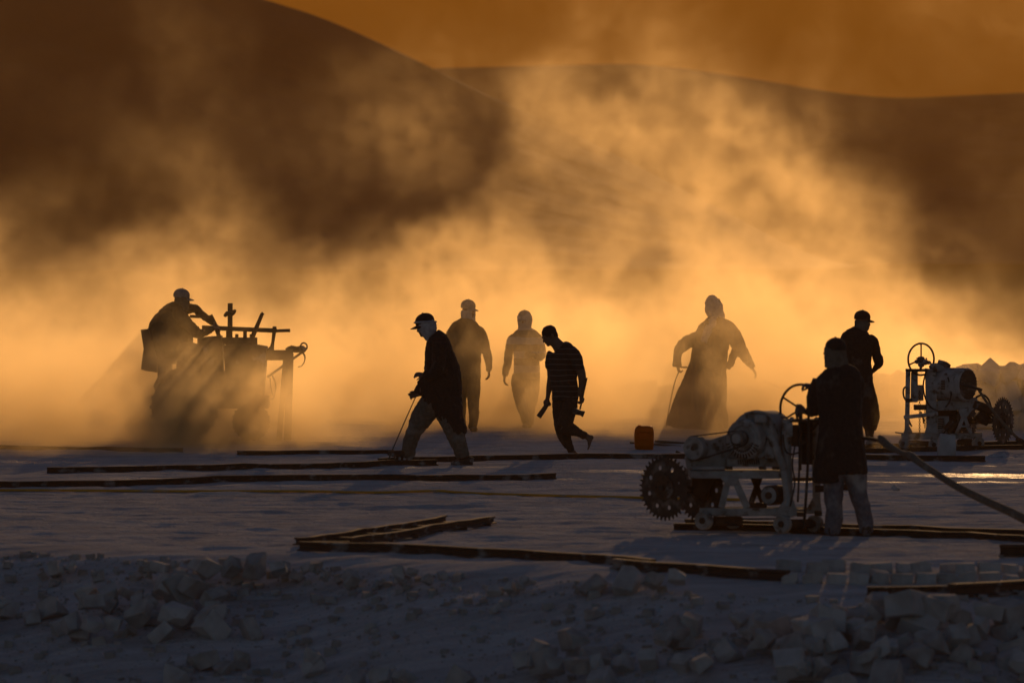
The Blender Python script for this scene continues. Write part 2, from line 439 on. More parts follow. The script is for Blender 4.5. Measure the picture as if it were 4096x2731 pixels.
def basis(F, U=Vector((0, 0, 1))):
    """right, forward, up from a forward and an approximate up"""
    F = F.normalized(); R = F.cross(U).normalized(); return R, F, R.cross(F)
def bm_obj(name, bm, mat, parent=None, smooth=True, bevel=0.0, angle=40):
    bmesh.ops.recalc_face_normals(bm, faces=bm.faces[:])
    if bevel:
        es = [e for e in bm.edges if e.is_manifold and e.calc_face_angle(0) > math.radians(35)]
        bmesh.ops.bevel(bm, geom=es, offset=bevel, segments=2, affect='EDGES', clamp_overlap=True, profile=0.6)
    me = bpy.data.meshes.new(name)
    bm.to_mesh(me); bm.free()
    if smooth:
        me.shade_smooth() if not bevel else me.shade_smooth()
        me.set_sharp_from_angle(angle=math.radians(angle))
    return link(name, me, mat, parent)
def remeshed(name, bm, mat, parent=None, voxel=0.011, rounds=3, wrinkle=0.0, wscale=9.0, seed=0.0, stretch=(1, 1, 1)):
    """closed pieces fused into one continuous skin, relaxed a little, with cloth folds"""
    bmesh.ops.recalc_face_normals(bm, faces=bm.faces[:])
    me = bpy.data.meshes.new(name); bm.to_mesh(me); bm.free()
    tmp = bpy.data.objects.new(name + '_tmp', me); COL.objects.link(tmp)
    md = tmp.modifiers.new('r', 'REMESH'); md.mode = 'VOXEL'; md.voxel_size = voxel; md.use_smooth_shade = True
    if rounds:
        ms_ = tmp.modifiers.new('s', 'SMOOTH'); ms_.factor = 0.5; ms_.iterations = rounds
    dg = bpy.context.evaluated_depsgraph_get(); dg.update()
    out = bpy.data.meshes.new_from_object(tmp.evaluated_get(dg))
    bpy.data.objects.remove(tmp); bpy.data.meshes.remove(me)
    out.name = name
    if wrinkle:
        n = len(out.vertices)
        co = np.empty(n * 3, np.float32); out.vertices.foreach_get('co', co); co = co.reshape(-1, 3)
        nr = np.empty(n * 3, np.float32); out.vertices.foreach_get('normal', nr); nr = nr.reshape(-1, 3)
        q = co * np.array(stretch, np.float32) * wscale
        h = np.array([1.2 * mnoise.noise((a + seed, b_, c)) + 0.9 * (0.5 - abs(mnoise.noise((2.3 * a, 2.3 * b_ + seed, 2.0 * c + 0.8 * a))) * 1.6) + 0.3 * mnoise.noise((5 * a, 5 * b_, 5 * c + seed)) for a, b_, c in q.tolist()], np.float32)
        co += nr * (h[:, None] * wrinkle)
        out.vertices.foreach_set('co', co.ravel())
    out.shade_smooth()
    out.materials.clear()
    return link(name, out, mat, parent)

class View:
    """coordinates read off an enlarged piece of the photograph, for things standing at distance Y"""
    def __init__(s, x0, y0, sc, Y): s.x0, s.y0, s.sc, s.Y = x0, y0, sc, Y
    def p(s, u, v, dd=0.0): return at(s.x0 + u * s.sc, s.y0 + v * s.sc, s.Y + dd)
    def m(s, n): return n * s.sc * s.Y / FPX
    def tube(s, bm, pts, dr=None, dd=0.0, **kw):
        """pts: (u, v, half width in pixels[, half depth in metres[, depth offset]])"""
        P = []
        for q in pts:
            w = s.m(q[2]); d = q[3] if len(q) > 3 and q[3] is not None else (dr if dr is not None else w)
            P.append((s.p(q[0], q[1], (q[4] if len(q) > 4 else 0.0) + dd), w, d))
        tube3(bm, P, **kw)
    def bar(s, bm, a, b_, w, h=None, dd=0.0, dd2=None):
        """square bar from pixel a to pixel b, half width w px, half depth h m"""
        A, B = s.p(*a, dd), s.p(*b_, dd if dd2 is None else dd2)
        W = s.m(w); H_ = W if h is None else h
        T = (B - A); l = T.length; T.normalize()
        N_ = T.cross(VIEW).normalized(); D = T.cross(N_)
        box3(bm, (A + B) / 2, (T, N_, D), (l / 2, W, H_))
    def box(s, bm, u0, v0, u1, v1, h, dd=0.0):
        A, B = s.p(u0, v0, dd), s.p(u1, v1, dd)
        c = (A + B) / 2
        box3(bm, c, XYZ, (abs(B.x - A.x) / 2, h, abs(B.z - A.z) / 2))

# ------------------------------------------------------------------ pieces of people
def add_head(bm, c, F, U=Vector((0, 0, 1)), s=1.0, nose=True):
    """skull, jaw, nose, lips, ears, eyes; c is the middle of the head, F where the face looks"""
    R, F, U = basis(F, U)
    P = lambda r, f, u: c + (R * r + F * f + U * u) * s
    ellipsoid(bm, P(0, -0.012, 0.030), (R, F, U), (0.074 * s, 0.094 * s, 0.086 * s))
    ellipsoid(bm, P(0, 0.026, -0.040), (R, F, U), (0.058 * s, 0.066 * s, 0.075 * s))
    ellipsoid(bm, P(0, 0.066, -0.093), (R, F, U), (0.026 * s, 0.024 * s, 0.022 * s), 10, 7)
    if nose:
        tube3(bm, [(P(0, 0.082, 0.012), 0.009 * s, 0.009 * s), (P(0, 0.100, -0.018), 0.012 * s, 0.010 * s), (P(0, 0.104, -0.034), 0.016 * s, 0.011 * s), (P(0, 0.084, -0.040), 0.012 * s, 0.008 * s)], ref=F, seg=8)
    for k_ in (-1, 1):
        ellipsoid(bm, P(0.030 * k_, 0.078, 0.006), (R, F, U), (0.015 * s, 0.012 * s, 0.010 * s), 8, 6)      # eyes
        ellipsoid(bm, P(0.030 * k_, 0.082, 0.022), (R, F, U), (0.020 * s, 0.010 * s, 0.006 * s), 8, 6)      # brows
        ellipsoid(bm, P(0.077 * k_, -0.004, -0.008), (R, F, U), (0.010 * s, 0.020 * s, 0.032 * s), 8, 7)     # ears
    for du in (-0.058, -0.069):
        ellipsoid(bm, P(0, 0.085, du), (R, F, U), (0.024 * s, 0.010 * s, 0.0065 * s), 8, 6)
def add_hand(bm, W, F, Pn, side=1, L=0.185, curl=0.9, spread=0.25, thumb=0.6):
    """palm, four unequal bent fingers, a thumb from the side of the palm. W wrist, F towards the knuckles, Pn the palm's normal"""
    F = F.normalized(); R = F.cross(Pn).normalized() * side; Pn = Pn - F * Pn.dot(F); Pn.normalize()
    pl = L * 0.50
    tube3(bm, [(W - F * 0.02, 0.024, 0.020), (W + F * 0.02, 0.030, 0.018), (W + F * pl * 0.6, 0.040, 0.016), (W + F * pl, 0.041, 0.013)], ref=Pn, seg=10)
    lens = (0.92, 1.04, 1.0, 0.78); 
    for i, l in enumerate(lens):
        b0 = W + F * (pl * 0.86) + R * ((1.5 - i) * 0.0205)
        d = (F + R * ((1.5 - i) * spread * 0.25)).normalized()
        p = b0; pts = [(p, 0.0092, 0.0092)]
        ang = 0.0
        for j, fr in enumerate((0.45, 0.32, 0.26)):
            ang += curl * (0.75, 1.0, 0.7)[j]
            dd = (d * math.cos(ang) + Pn * math.sin(ang))
            p = p + dd * (L * 0.47 * l * fr)
            pts.append((p, 0.0088 - 0.0009 * j, 0.0088 - 0.0009 * j))
        tube3(bm, pts, ref=R, seg=8, smooth=2)
    t0 = W + F * (pl * 0.25) + R * 0.026
    d1 = (F * 0.65 + R * 0.75 + Pn * 0.25 * thumb).normalized(); d2 = (F * 0.9 + R * 0.25 + Pn * thumb).normalized()
    tube3(bm, [(t0, 0.013, 0.013), (t0 + d1 * 0.038, 0.0115, 0.0115), (t0 + d1 * 0.038 + d2 * 0.03, 0.010, 0.010), (t0 + d1 * 0.038 + d2 * 0.055, 0.008, 0.008)], ref=Pn, seg=8, smooth=2)
def add_shoe(bm, heel, toe, w=0.046, h=0.075, up=Vector((0, 0, 1))):
    """closed shoe between the heel and the toe on the ground"""
    T = (toe - heel); l = T.length; T.normalize(); R = T.cross(up).normalized(); N_ = R.cross(T)
    P = [(heel - T * 0.005 + N_ * h * 0.45, w * 0.70, h * 0.45), (heel + T * l * 0.2 + N_ * h * 0.5, w * 0.9, h * 0.55), (heel + T * l * 0.5 + N_ * h * 0.40, w, h * 0.42), (heel + T * l * 0.78 + N_ * h * 0.32, w * 1.05, h * 0.33), (toe + N_ * h * 0.25, w * 0.5, h * 0.2)]
    tube3(bm, P, ref=N_, seg=12, power=2.6)
def add_foot(bm, ankle, heel, ball, toe_dir, w=0.045):
    """bare foot with five toes"""
    T = (ball - heel).normalized(); N_ = (ankle - heel); N_ = (N_ - T * N_.dot(T)).normalized(); R = T.cross(N_)
    tube3(bm, [(ankle, 0.036, 0.040), (ankle * 0.35 + heel * 0.4 + ball * 0.25, 0.036, 0.036), (heel * 0.3 + ball * 0.7 + N_ * 0.012, 0.040, 0.024), (ball + N_ * 0.004, w, 0.016)], ref=N_, seg=10)
    ellipsoid(bm, heel + T * 0.012 + N_ * 0.012, (R, T, N_), (0.030, 0.034, 0.030), 10, 7)
    for i in range(5):
        b0 = ball + R * ((i - 2) * 0.018); r = (0.013, 0.0095, 0.009, 0.0085, 0.008)[i]; l = (0.05, 0.052, 0.048, 0.042, 0.034)[i]
        tube3(bm, [(b0 - T * 0.02, r, r), (b0 + toe_dir * l * 0.5, r, r), (b0 + toe_dir * l, r * 0.8, r * 0.8)], ref=N_, seg=8, smooth=2)
def add_cap(parent, c, F, U, mat, s=1.0, name='cap', brim=True, drop=0.0):
    """baseball cap: dome, button, curved visor (a part of its own)"""
    R, F, U = basis(F, U)
    bm = bmesh.new()
    n, m_ = 20, 8
    rings = []
    for i in range(m_ + 1):
        a = (i / m_) * math.pi / 2
        rr, zz = math.cos(a), math.sin(a)
        rings.append([bm.verts.new(c + (R * (0.089 * rr * math.cos(t)) + F * (0.106 * rr * math.sin(t) - 0.012) + U * (0.040 + 0.088 * zz ** 0.9 - drop)) * s) for t in [2 * math.pi * j / n for j in range(n)]] if i < m_ else [bm.verts.new(c + (F * -0.012 + U * (0.128 - drop)) * s)])
    low = [bm.verts.new(c + (R * (0.086 * math.cos(t)) + F * (0.104 * math.sin(t) - 0.012) + U * (0.012 - drop)) * s) for t in [2 * math.pi * j / n for j in range(n)]]
    rings.insert(0, low)
    for a, b_ in zip(rings[:-2], rings[1:-1]):
        for j in range(n): bm.faces.new((a[j], a[(j + 1) % n], b_[(j + 1) % n], b_[j]))
    for j in range(n): bm.faces.new((rings[-2][j], rings[-2][(j + 1) % n], rings[-1][0]))
    bm.faces.new(list(reversed(low)))
    ellipsoid(bm, c + (F * -0.012 + U * (0.130 - drop)) * s, (R, F, U), (0.010 * s, 0.010 * s, 0.006 * s), 8, 5)
    cap = bm_obj(name, bm, mat, parent, angle=60)
    if brim:
        bm = bmesh.new(); top, bot = [], []
        for i in range(5):
            for j in range(9):
                t = (j / 8 - 0.5) * 2
                x = 0.080 * t * (1 - 0.12 * i / 4); reach = (0.078 * i / 4) * math.sqrt(max(0.05, 1 - (0.85 * t) ** 2))
                base = 0.084 * math.sqrt(max(0.02, 1 - (t * 0.93) ** 2)) 
                z = 0.020 - 0.018 * t * t - 0.020 * (i / 4)
                v = R * x + F * (base + reach) + U * (z - drop)
                top.append(bm.verts.new(c + v * s + U * 0.003)); bot.append(bm.verts.new(c + v * s - U * 0.003))
        idx = lambda i, j: i * 9 + j
        for i in range(4):
            for j in range(8):
                q = (idx(i, j), idx(i, j + 1), idx(i + 1, j + 1), idx(i + 1, j))
                bm.faces.new([top[w] for w in q]); bm.faces.new([bot[w] for w in reversed(q)])
        bd = [idx(0, j) for j in range(9)] + [idx(i, 8) for i in range(1, 5)] + [idx(4, j) for j in range(7, -1, -1)] + [idx(i, 0) for i in range(3, 0, -1)]
        for a, b_ in zip(bd, bd[1:] + bd[:1]): bm.faces.new((top[b_], top[a], bot[a], bot[b_]))
        bm_obj('visor', bm, mat, cap, angle=60)
    return cap
def add_wrap(bm, c, F, U, r=0.098, h=0.02, tilt=0.2, dz=0.02, thick=0.014, s=1.0):
    """a rolled scarf round the head"""
    R, F, U = basis(F, U)
    n = 24; pts = []
    for j in range(n + 1):
        t = 2 * math.pi * j / n
        pts.append((c + (R * (r * 0.88 * math.cos(t)) + F * (r * 1.06 * math.sin(t) - 0.010) + U * (dz + tilt * 0.1 * math.sin(t))) * s, h * s * (1 + 0.15 * math.sin(5 * t)), thick * s))
    tube3(bm, pts, ref=U * 0.001 + (R + F) * 0 + U, seg=8, smooth=1)
# cloth and skin
M_SKIN = mat_rough('skin', (0.12, 0.065, 0.04), (0.16, 0.09, 0.055), 0.6, 30, 0.15, 0.002)
M_BLACK = mat_rough('black_cloth', (0.018, 0.015, 0.014), (0.030, 0.025, 0.022), 0.95, 40, 0.4, 0.003, c3=(0.08, 0.07, 0.06), spots=0.66, spot_scale=5)
M_BROWN = mat_rough('dark_brown_cloth', (0.040, 0.027, 0.020), (0.060, 0.042, 0.030), 0.95, 40, 0.4, 0.003, c3=(0.12, 0.10, 0.08), spots=0.66, spot_scale=4)
M_GREY = mat_rough('grey_cloth', (0.20, 0.19, 0.18), (0.30, 0.28, 0.26), 0.95, 25, 0.4, 0.003, c3=(0.40, 0.38, 0.35), spots=0.62, spot_scale=4)
M_KHAKI = mat_rough('khaki_cloth', (0.11, 0.092, 0.068), (0.16, 0.135, 0.10), 0.95, 25, 0.4, 0.003, c3=(0.24, 0.22, 0.19), spots=0.64, spot_scale=4)
M_WHITE = mat_rough('white_scarf_cloth', (0.32, 0.30, 0.30), (0.44, 0.42, 0.41), 0.95, 25, 0.4, 0.003)
M_BLUE = mat_rough('blue_grey_cloth', (0.11, 0.11, 0.125), (0.17, 0.17, 0.185), 0.95, 25, 0.4, 0.003, c3=(0.34, 0.33, 0.32), spots=0.62, spot_scale=4)
M_HAIR = mat_rough('black_hair', (0.008, 0.007, 0.006), (0.016, 0.013, 0.012), 0.7, 90, 0.7, 0.004)
M_SHOE = mat_rough('dusty_shoe', (0.035, 0.024, 0.018), (0.06, 0.042, 0.03), 0.8, 30, 0.3, 0.003, c3=(0.30, 0.28, 0.25), spots=0.60, spot_scale=9)
M_WOOD = mat_rough('worn_wood', (0.08, 0.05, 0.03), (0.13, 0.085, 0.05), 0.8, 20, 0.3, 0.003)
M_STEEL = mat_rough('dark_steel', (0.035, 0.030, 0.027), (0.06, 0.05, 0.045), 0.55, 18, 0.3, 0.003, metallic=0.5, c3=(0.18, 0.16, 0.14), spots=0.60, spot_scale=6)
M_DUSTY = mat_rough('dusty_white_metal', (0.26, 0.24, 0.215), (0.42, 0.39, 0.36), 0.9, 9, 0.6, 0.008, c3=(0.12, 0.088, 0.062), spots=0.60, spot_scale=11)
M_RUST = mat_rough('rusty_iron', (0.045, 0.028, 0.020), (0.085, 0.050, 0.032), 0.85, 12, 0.5, 0.004, c3=(0.30, 0.27, 0.24), spots=0.63, spot_scale=5)
M_RUBBER = mat_rough('black_rubber', (0.014, 0.013, 0.012), (0.03, 0.028, 0.026), 0.7, 20, 0.3, 0.003, c3=(0.2, 0.18, 0.16), spots=0.64, spot_scale=6)
def striped(name, a, b_, pitch, duty, axis_=2):
    m, nt, b = mat_new(name); N, L = nt.nodes.new, nt.links.new
    tc = N('ShaderNodeTexCoord'); sp = N('ShaderNodeSeparateXYZ'); L(tc.outputs['Object'], sp.inputs[0])
    no = N('ShaderNodeTexNoise'); no.inputs['Scale'].default_value = 5; L(tc.outputs['Object'], no.inputs['Vector'])
    ad = N('ShaderNodeMath'); ad.operation = 'MULTIPLY_ADD'; L(no.outputs['Fac'], ad.inputs[0]); ad.inputs[1].default_value = 0.035; L(sp.outputs[axis_], ad.inputs[2])
    dv = N('ShaderNodeMath'); dv.operation = 'DIVIDE'; L(ad.outputs[0], dv.inputs[0]); dv.inputs[1].default_value = pitch
    fr = N('ShaderNodeMath'); fr.operation = 'FRACT'; L(dv.outputs[0], fr.inputs[0])
    lt = N('ShaderNodeMath'); lt.operation = 'LESS_THAN'; L(fr.outputs[0], lt.inputs[0]); lt.inputs[1].default_value = duty
    mx = N('ShaderNodeMix'); mx.data_type = 'RGBA'; L(lt.outputs[0], mx.inputs[0]); mx.inputs[6].default_value = (*a, 1); mx.inputs[7].default_value = (*b_, 1)
    L(mx.outputs[2], b.inputs['Base Color']); b.inputs['Roughness'].default_value = 0.95
    return m
# ------------------------------------------------------------------ the eight workers
def person(V, label, foot_uv, head, clothes, extra_body=None, group=None, voxel=0.011, body_mat=None, neck=None):
    """V: view; head: (u, v, dd, F, U, size); clothes: (name, material, [tube, ...], options); every tube also goes, slimmer, into the body"""
    base = V.p(*foot_uv)
    root = thing('person', label, 'person', (base.x, base.y, float(ground_z(base.x, base.y))), group)
    bb = bmesh.new()
    hu, hv, hd, F, U, hs = head
    c = V.p(hu, hv, hd)
    F, U = Vector(F).normalized(), Vector(U).normalized()
    add_head(bb, c, F, U, hs)
    if neck: V.tube(bb, neck, smooth=2)
    for name, mat, tubes, opt in clothes:
        bm = bmesh.new()
        for t in tubes:
            kw = dict(t[1]) if isinstance(t, tuple) else {}
            pts = t[0] if isinstance(t, tuple) else t
            V.tube(bm, pts, **kw)
            slim = [(q[0], q[1], q[2] * 0.80, (q[3] * 0.8 if len(q) > 3 and q[3] is not None else None), q[4] if len(q) > 4 else 0.0) for q in pts]
            kw2 = dict(kw)
            if kw2.get('dr'): kw2['dr'] *= 0.8
            if not opt.get('loose'): V.tube(bb, slim, **kw2)
        remeshed(name, bm, mat, root, voxel=voxel, rounds=opt.get('rounds', 3), wrinkle=opt.get('wrinkle', 0.012), wscale=opt.get('wscale', 8.0), seed=opt.get('seed', hu * 0.01), stretch=opt.get('stretch', (1, 1, 0.7)))
    if extra_body: extra_body(bb, root, c, F, U)
    remeshed('body', bb, body_mat or M_SKIN, root, voxel=0.0085, rounds=1)
    return root, c, F, U
T = lambda pts, **kw: (pts, kw)
LEFT, AWAY, NEAR, UPV = Vector((-1, 0, 0)), Vector((0, 1, 0)), Vector((0, -1, 0)), Vector((0, 0, 1))

# --- man striding to the left with a stick
V = View(1500, 1220, 0.4338, 67.0)
def ex(bb, root, c, F, U):
    add_hand(bb, V.p(452, 640, -0.16), Vector((-1, -0.05, 0.05)), Vector((0.1, 0.6, -0.8)), side=1, L=0.150, curl=0.45)
    add_hand(bb, V.p(392, 826, -0.02), Vector((-1, 0.0, -0.12)), Vector((0.1, 0.9, -0.5)), side=-1, L=0.15, curl=0.95)
r, c, F, U = person(V, 'man in dark jacket and white head scarf striding left, leaning on a thin stick', (520, 1470), (462, 196, 0.0, (-0.96, -0.12, -0.26), (-0.26, 0, 0.96), 0.98), [
    ('trousers', M_KHAKI, [
        T([(570, 870, 132, 0.17, 0), (455, 1005, 106, 0.125, 0.08), (368, 1160, 77, 0.10, 0.10), (315, 1290, 64, 0.09, 0.10), (305, 1392, 55, 0.075, 0.10)]),
        T([(650, 880, 148, 0.17, 0), (702, 1040, 113, 0.13, -0.08), (737, 1160, 94, 0.105, -0.10), (775, 1285, 76, 0.09, -0.10), (820, 1408, 58, 0.075, -0.10)])], dict(wrinkle=0.016, wscale=6.5)),
    ('long_shirt', M_BLACK, [
        T([(620, 800, 172, 0.20, 0), (655, 900, 150, 0.19, -0.02), (704, 1035, 120, 0.145, -0.08), (738, 1120, 101, 0.12, -0.10), (778, 1185, 58, 0.11, -0.10)]),
        T([(560, 800, 130, 0.19, 0), (540, 880, 100, 0.18, 0.0), (600, 960, 60, 0.16, 0.0)]),
        T([(805, 1105, 30, 0.07, -0.1), (818, 1145, 27, 0.08, -0.1), (810, 1185, 18, 0.06, -0.1)])], dict(wrinkle=0.016, wscale=7)),
    ('jacket', M_BLACK, [
        T([(540, 268, 58, 0.12, 0), (566, 310, 100, 0.20, 0), (585, 365, 116, 0.225, 0), (598, 450, 136, 0.22, 0), (610, 550, 153, 0.20, 0), (622, 650, 166, 0.195, 0), (624, 740, 178, 0.20, 0), (618, 812, 186, 0.20, 0)], power=2.4),
        T([(600, 350, 66, 0.085, -0.19), (590, 480, 66, 0.08, -0.21), (575, 590, 60, 0.075, -0.22), (520, 640, 47, 0.062, -0.20), (462, 643, 36, 0.045, -0.17)]),
        T([(560, 620, 70, 0.08, 0.02), (480, 730, 74, 0.08, 0.0), (430, 780, 62, 0.075, -0.01), (396, 818, 40, 0.05, -0.02)]),
        T([(440, 700, 40, 0.06, 0.0), (392, 722, 12, 0.03, 0.0)])], dict(wrinkle=0.015, wscale=7)),
    ('head_scarf', M_WHITE, [
        T([(455, 150, 82, 0.098, 0), (478, 200, 94, 0.106, 0), (488, 245, 78, 0.098, 0), (492, 290, 52, 0.085, 0), (486, 326, 22, 0.05, 0)])], dict(wrinkle=0.008, wscale=14, loose=True)),
], ex, neck=[(500, 250, 45), (530, 300, 55), (555, 340, 60)])
F2 = Vector((-0.955, -0.12, -0.27)); U2 = Vector((-0.27, 0, 0.963))
add_cap(r, V.p(458, 182), F2, U2, M_BLACK, 1.10, drop=0.004)
bm = bmesh.new(); add_wrap(bm, V.p(458, 160), F2, Vector((0.12, 0.05, 0.99)), r=0.108, h=0.022, dz=0.0, tilt=0.3)
bm_obj('scarf_band', bm, M_WHITE, r)
for a, b_, dd in (((345, 1392), (112, 1362), 0.10), ((902, 1448), (700, 1462), -0.10)):
    bm = bmesh.new(); A = V.p(a[0], a[1] + 40, dd); B = V.p(b_[0], b_[1] + 24, dd)
    add_shoe(bm, A, B, 0.055, 0.115)
    n_ = (B - A).normalized(); R_ = n_.cross(UPV).normalized(); N_ = R_.cross(n_)
    sh = bm_obj('shoe', bm, M_SHOE, r)
    for i in range(5):                                   # lugs of the sole, caked white
        bm = bmesh.new(); box3(bm, A + (B - A) * (0.12 + 0.19 * i) - N_ * 0.004, (n_, R_, N_), (0.014, 0.050, 0.016))
        bm_obj('sole_lug', bm, M_DUSTY, sh, smooth=False)
bm = bmesh.new()
V.tube(bm, [(372, 852, 4.5, None, -0.03), (240, 1150, 5.2, None, -0.04), (110, 1452, 5.2, None, -0.05)], smooth=4, seg=10)
V.tube(bm, [(388, 815, 5.5, None, -0.03), (372, 852, 5.0, None, -0.03)], smooth=1, seg=10)
V.bar(bm, (306, 828), (362, 802), 11, 0.016, -0.03)
o = bm_obj('walking_stick', bm, M_WOOD)
tag(o, 'thin dark stick held by the man striding left, its tip on the ground', 'stick')

# --- young man with hammers, barefoot
V = View(2100, 1270, 0.3636, 70.3)
M_TEE = striped('striped_tee', (0.030, 0.025, 0.022), (0.12, 0.11, 0.10), 0.066, 0.16)
def ex(bb, root, c, F, U):
    V.tube(bb, [(275, 540, 40), (280, 650, 35), (268, 760, 35), (254, 850, 25), (248, 890, 24)], dd=0.06)
    add_hand(bb, V.p(250, 885, 0.06), Vector((-0.1, -0.1, -1)), Vector((0.5, 0.7, 0.0)), side=-1, L=0.17, curl=1.35)
    V.tube(bb, [(592, 520, 52), (622, 620, 48), (630, 720, 41), (618, 800, 34), (612, 862, 26)], dd=-0.16)
    add_hand(bb, V.p(614, 858, -0.16), Vector((0.15, 0, -1)), Vector((-0.7, 0.6, 0)), side=1, L=0.175, curl=1.25)
    add_foot(bb, V.p(672, 1302, -0.04), V.p(742, 1312, -0.04), V.p(708, 1412, -0.04), (V.p(680, 1470, -0.04) - V.p(708, 1412, -0.04)).normalized())
    A = V.p(525, 1460, 0.05)
    add_foot(bb, A, A + Vector((0.05, 0, -0.06)), A + Vector((-0.10, -0.05, -0.075)), Vector((-1, -0.3, -0.1)).normalized())
r, c, F, U = person(V, 'barefoot young man in striped t-shirt walking left with a hammer in each hand', (510, 1490), (268, 200, 0.0, (-0.80, -0.42, -0.42), (-0.40, -0.1, 0.91), 1.0), [
    ('trousers', M_BROWN, [
        T([(420, 900, 118, 0.14, 0), (398, 1000, 92, 0.12, 0.05), (392, 1120, 82, 0.10, 0.06), (408, 1230, 76, 0.09, 0.06), (445, 1340, 60, 0.078, 0.06), (492, 1425, 46, 0.06, 0.05), (518, 1478, 36, 0.05, 0.05)]),
        T([(490, 900, 98, 0.14, 0), (482, 1010, 84, 0.11, -0.07), (446, 1130, 80, 0.095, -0.09), (425, 1195, 76, 0.09, -0.09)]),
        T([(425, 1185, 66, 0.09, -0.09), (470, 1222, 72, 0.09, -0.08), (550, 1246, 55, 0.075, -0.06), (620, 1278, 44, 0.06, -0.05), (668, 1302, 42, 0.052, -0.04)])], dict(wrinkle=0.013, wscale=9)),
    ('t_shirt', M_TEE, [
        T([(385, 318, 70, 0.09, 0), (405, 345, 118, 0.13, 0), (420, 400, 160, 0.14, 0), (425, 480, 160, 0.14, 0), (425, 590, 152, 0.135, 0), (432, 720, 146, 0.13, 0), (442, 840, 146, 0.135, 0), (446, 912, 143, 0.135, 0)], power=2.5),
        T([(300, 385, 50, 0.07, 0.06), (268, 450, 44, 0.07, 0.06), (258, 520, 36, 0.062, 0.06), (252, 562, 28, 0.055, 0.06)]),
        T([(470, 335, 36, 0.06, -0.06), (520, 378, 66, 0.08, -0.11), (565, 450, 68, 0.078, -0.15), (590, 530, 60, 0.072, -0.16), (602, 572, 56, 0.068, -0.16)])], dict(wrinkle=0.010, wscale=9)),
], ex, neck=[(300, 240, 62), (345, 285, 64), (395, 345, 78)])
bm = bmesh.new()
R_, F_, U_ = basis(F, U)
ellipsoid(bm, c + F_ * -0.016 + U_ * 0.040, (R_, F_, U_), (0.081, 0.099, 0.086), 20, 12)
ellipsoid(bm, c + F_ * -0.050 + U_ * -0.010, (R_, F_, U_), (0.070, 0.060, 0.075), 16, 10)
remeshed('hair', bm, M_HAIR, r, voxel=0.009, rounds=2, wrinkle=0.004, wscale=60)
bm = bmesh.new(); V.tube(bm, [(268, 925, 20, None, 0.03), (235, 968, 24, None, 0.02), (205, 1012, 27, None, 0.01), (150, 1092, 29, None, 0.0)], smooth=3)
o = bm_obj('wooden_club', bm, M_WOOD, smooth=True); tag(o, 'short thick wooden club hanging from the barefoot young man\'s left-side fist', 'club')
t = thing('sledge_hammer', 'heavy hammer held low by the barefoot young man, handle up along his arm', 'hammer', V.p(600, 1000, -0.2))
bm = bmesh.new(); V.tube(bm, [(680, 662, 9.5, None, -0.20), (640, 850, 9, None, -0.21), (604, 1010, 9, None, -0.22)], smooth=2, seg=10); bm_obj('handle', bm, M_WOOD, t)
bm = bmesh.new(); V.tube(bm, [(520, 1022, 30, 0.032, -0.22), (560, 1032, 34, 0.036, -0.22), (600, 1045, 30, 0.032, -0.22), (612, 1048, 27, 0.030, -0.22), (645, 1060, 35, 0.038, -0.22), (650, 1062, 34, 0.036, -0.22)], smooth=1, seg=12, power=3.0); bm_obj('hammer_head', bm, M_STEEL, t)

# --- machine operator seen from behind
V = View(3100, 1320, 0.5483, 51.0)
def ex(bb, root, c, F, U):
    add_hand(bb, V.p(282, 408, 0.22), Vector((-1, 0.1, 0.15)), Vector((0, 0.3, -1)), side=1, L=0.165, curl=0.9)
    add_hand(bb, V.p(222, 590, 0.22), Vector((-1, 0.15, 0.05)), Vector((0.1, 0.9, -0.3)), side=-1, L=0.165, curl=1.2)
r, c, F, U = person(V, 'man in long black coat and cap, back turned, working the nearest machine\'s steering wheel', (520, 1480), (440, 168, 0.0, (-0.40, 0.91, -0.08), (0, 0.06, 1), 1.0), [
    ('trousers', M_BLUE, [
        T([(435, 1020, 88, 0.15, 0), (424, 1120, 74, 0.115, 0), (427, 1250, 66, 0.10, 0), (428, 1370, 60, 0.09, 0), (422, 1478, 56, 0.085, 0.02)]),
        T([(560, 1010, 92, 0.15, 0), (592, 1110, 76, 0.115, 0.02), (626, 1250, 66, 0.10, 0.04), (650, 1370, 56, 0.09, 0.05), (668, 1476, 47, 0.08, 0.06)])], dict(wrinkle=0.014, wscale=6)),
    ('coat', M_BLACK, [
        T([(440, 262, 76, 0.09, 0), (448, 292, 120, 0.12, 0), (458, 335, 160, 0.15, 0), (464, 400, 172, 0.165, 0), (470, 500, 166, 0.165, 0), (478, 620, 156, 0.16, 0), (482, 760, 164, 0.17, 0), (478, 900, 182, 0.19, 0), (478, 1040, 190, 0.20, 0)], power=2.5),
        T([(390, 880, 92, 0.16, 0), (384, 1000, 98, 0.17, 0), (382, 1108, 98, 0.17, 0)], power=2.5),
        T([(330, 370, 58, 0.075, 0.02), (296, 480, 62, 0.075, 0.06), (284, 570, 60, 0.07, 0.10), (258, 596, 44, 0.058, 0.18), (226, 592, 30, 0.042, 0.22)]),
        T([(360, 400, 50, 0.07, 0.10), (318, 420, 44, 0.06, 0.20), (284, 412, 30, 0.042, 0.22)]),
        T([(612, 360, 38, 0.075, -0.01), (618, 470, 36, 0.07, 0.06), (600, 580, 36, 0.065, 0.12)])], dict(wrinkle=0.013, wscale=6)),
    ('head_scarf', M_KHAKI, [
        T([(438, 118, 74, 0.095, 0), (440, 165, 80, 0.106, 0), (444, 215, 82, 0.100, 0), (446, 258, 88, 0.10, 0), (442, 285, 92, 0.10, 0)])], dict(wrinkle=0.012, wscale=13, loose=True)),
], ex, neck=[(440, 200, 45), (445, 270, 55), (450, 320, 70)])
add_cap(r, V.p(438, 150), Vector((-0.45, 0.88, -0.05)), Vector((0, 0, 1)), M_BLACK, 1.02, drop=0.012)
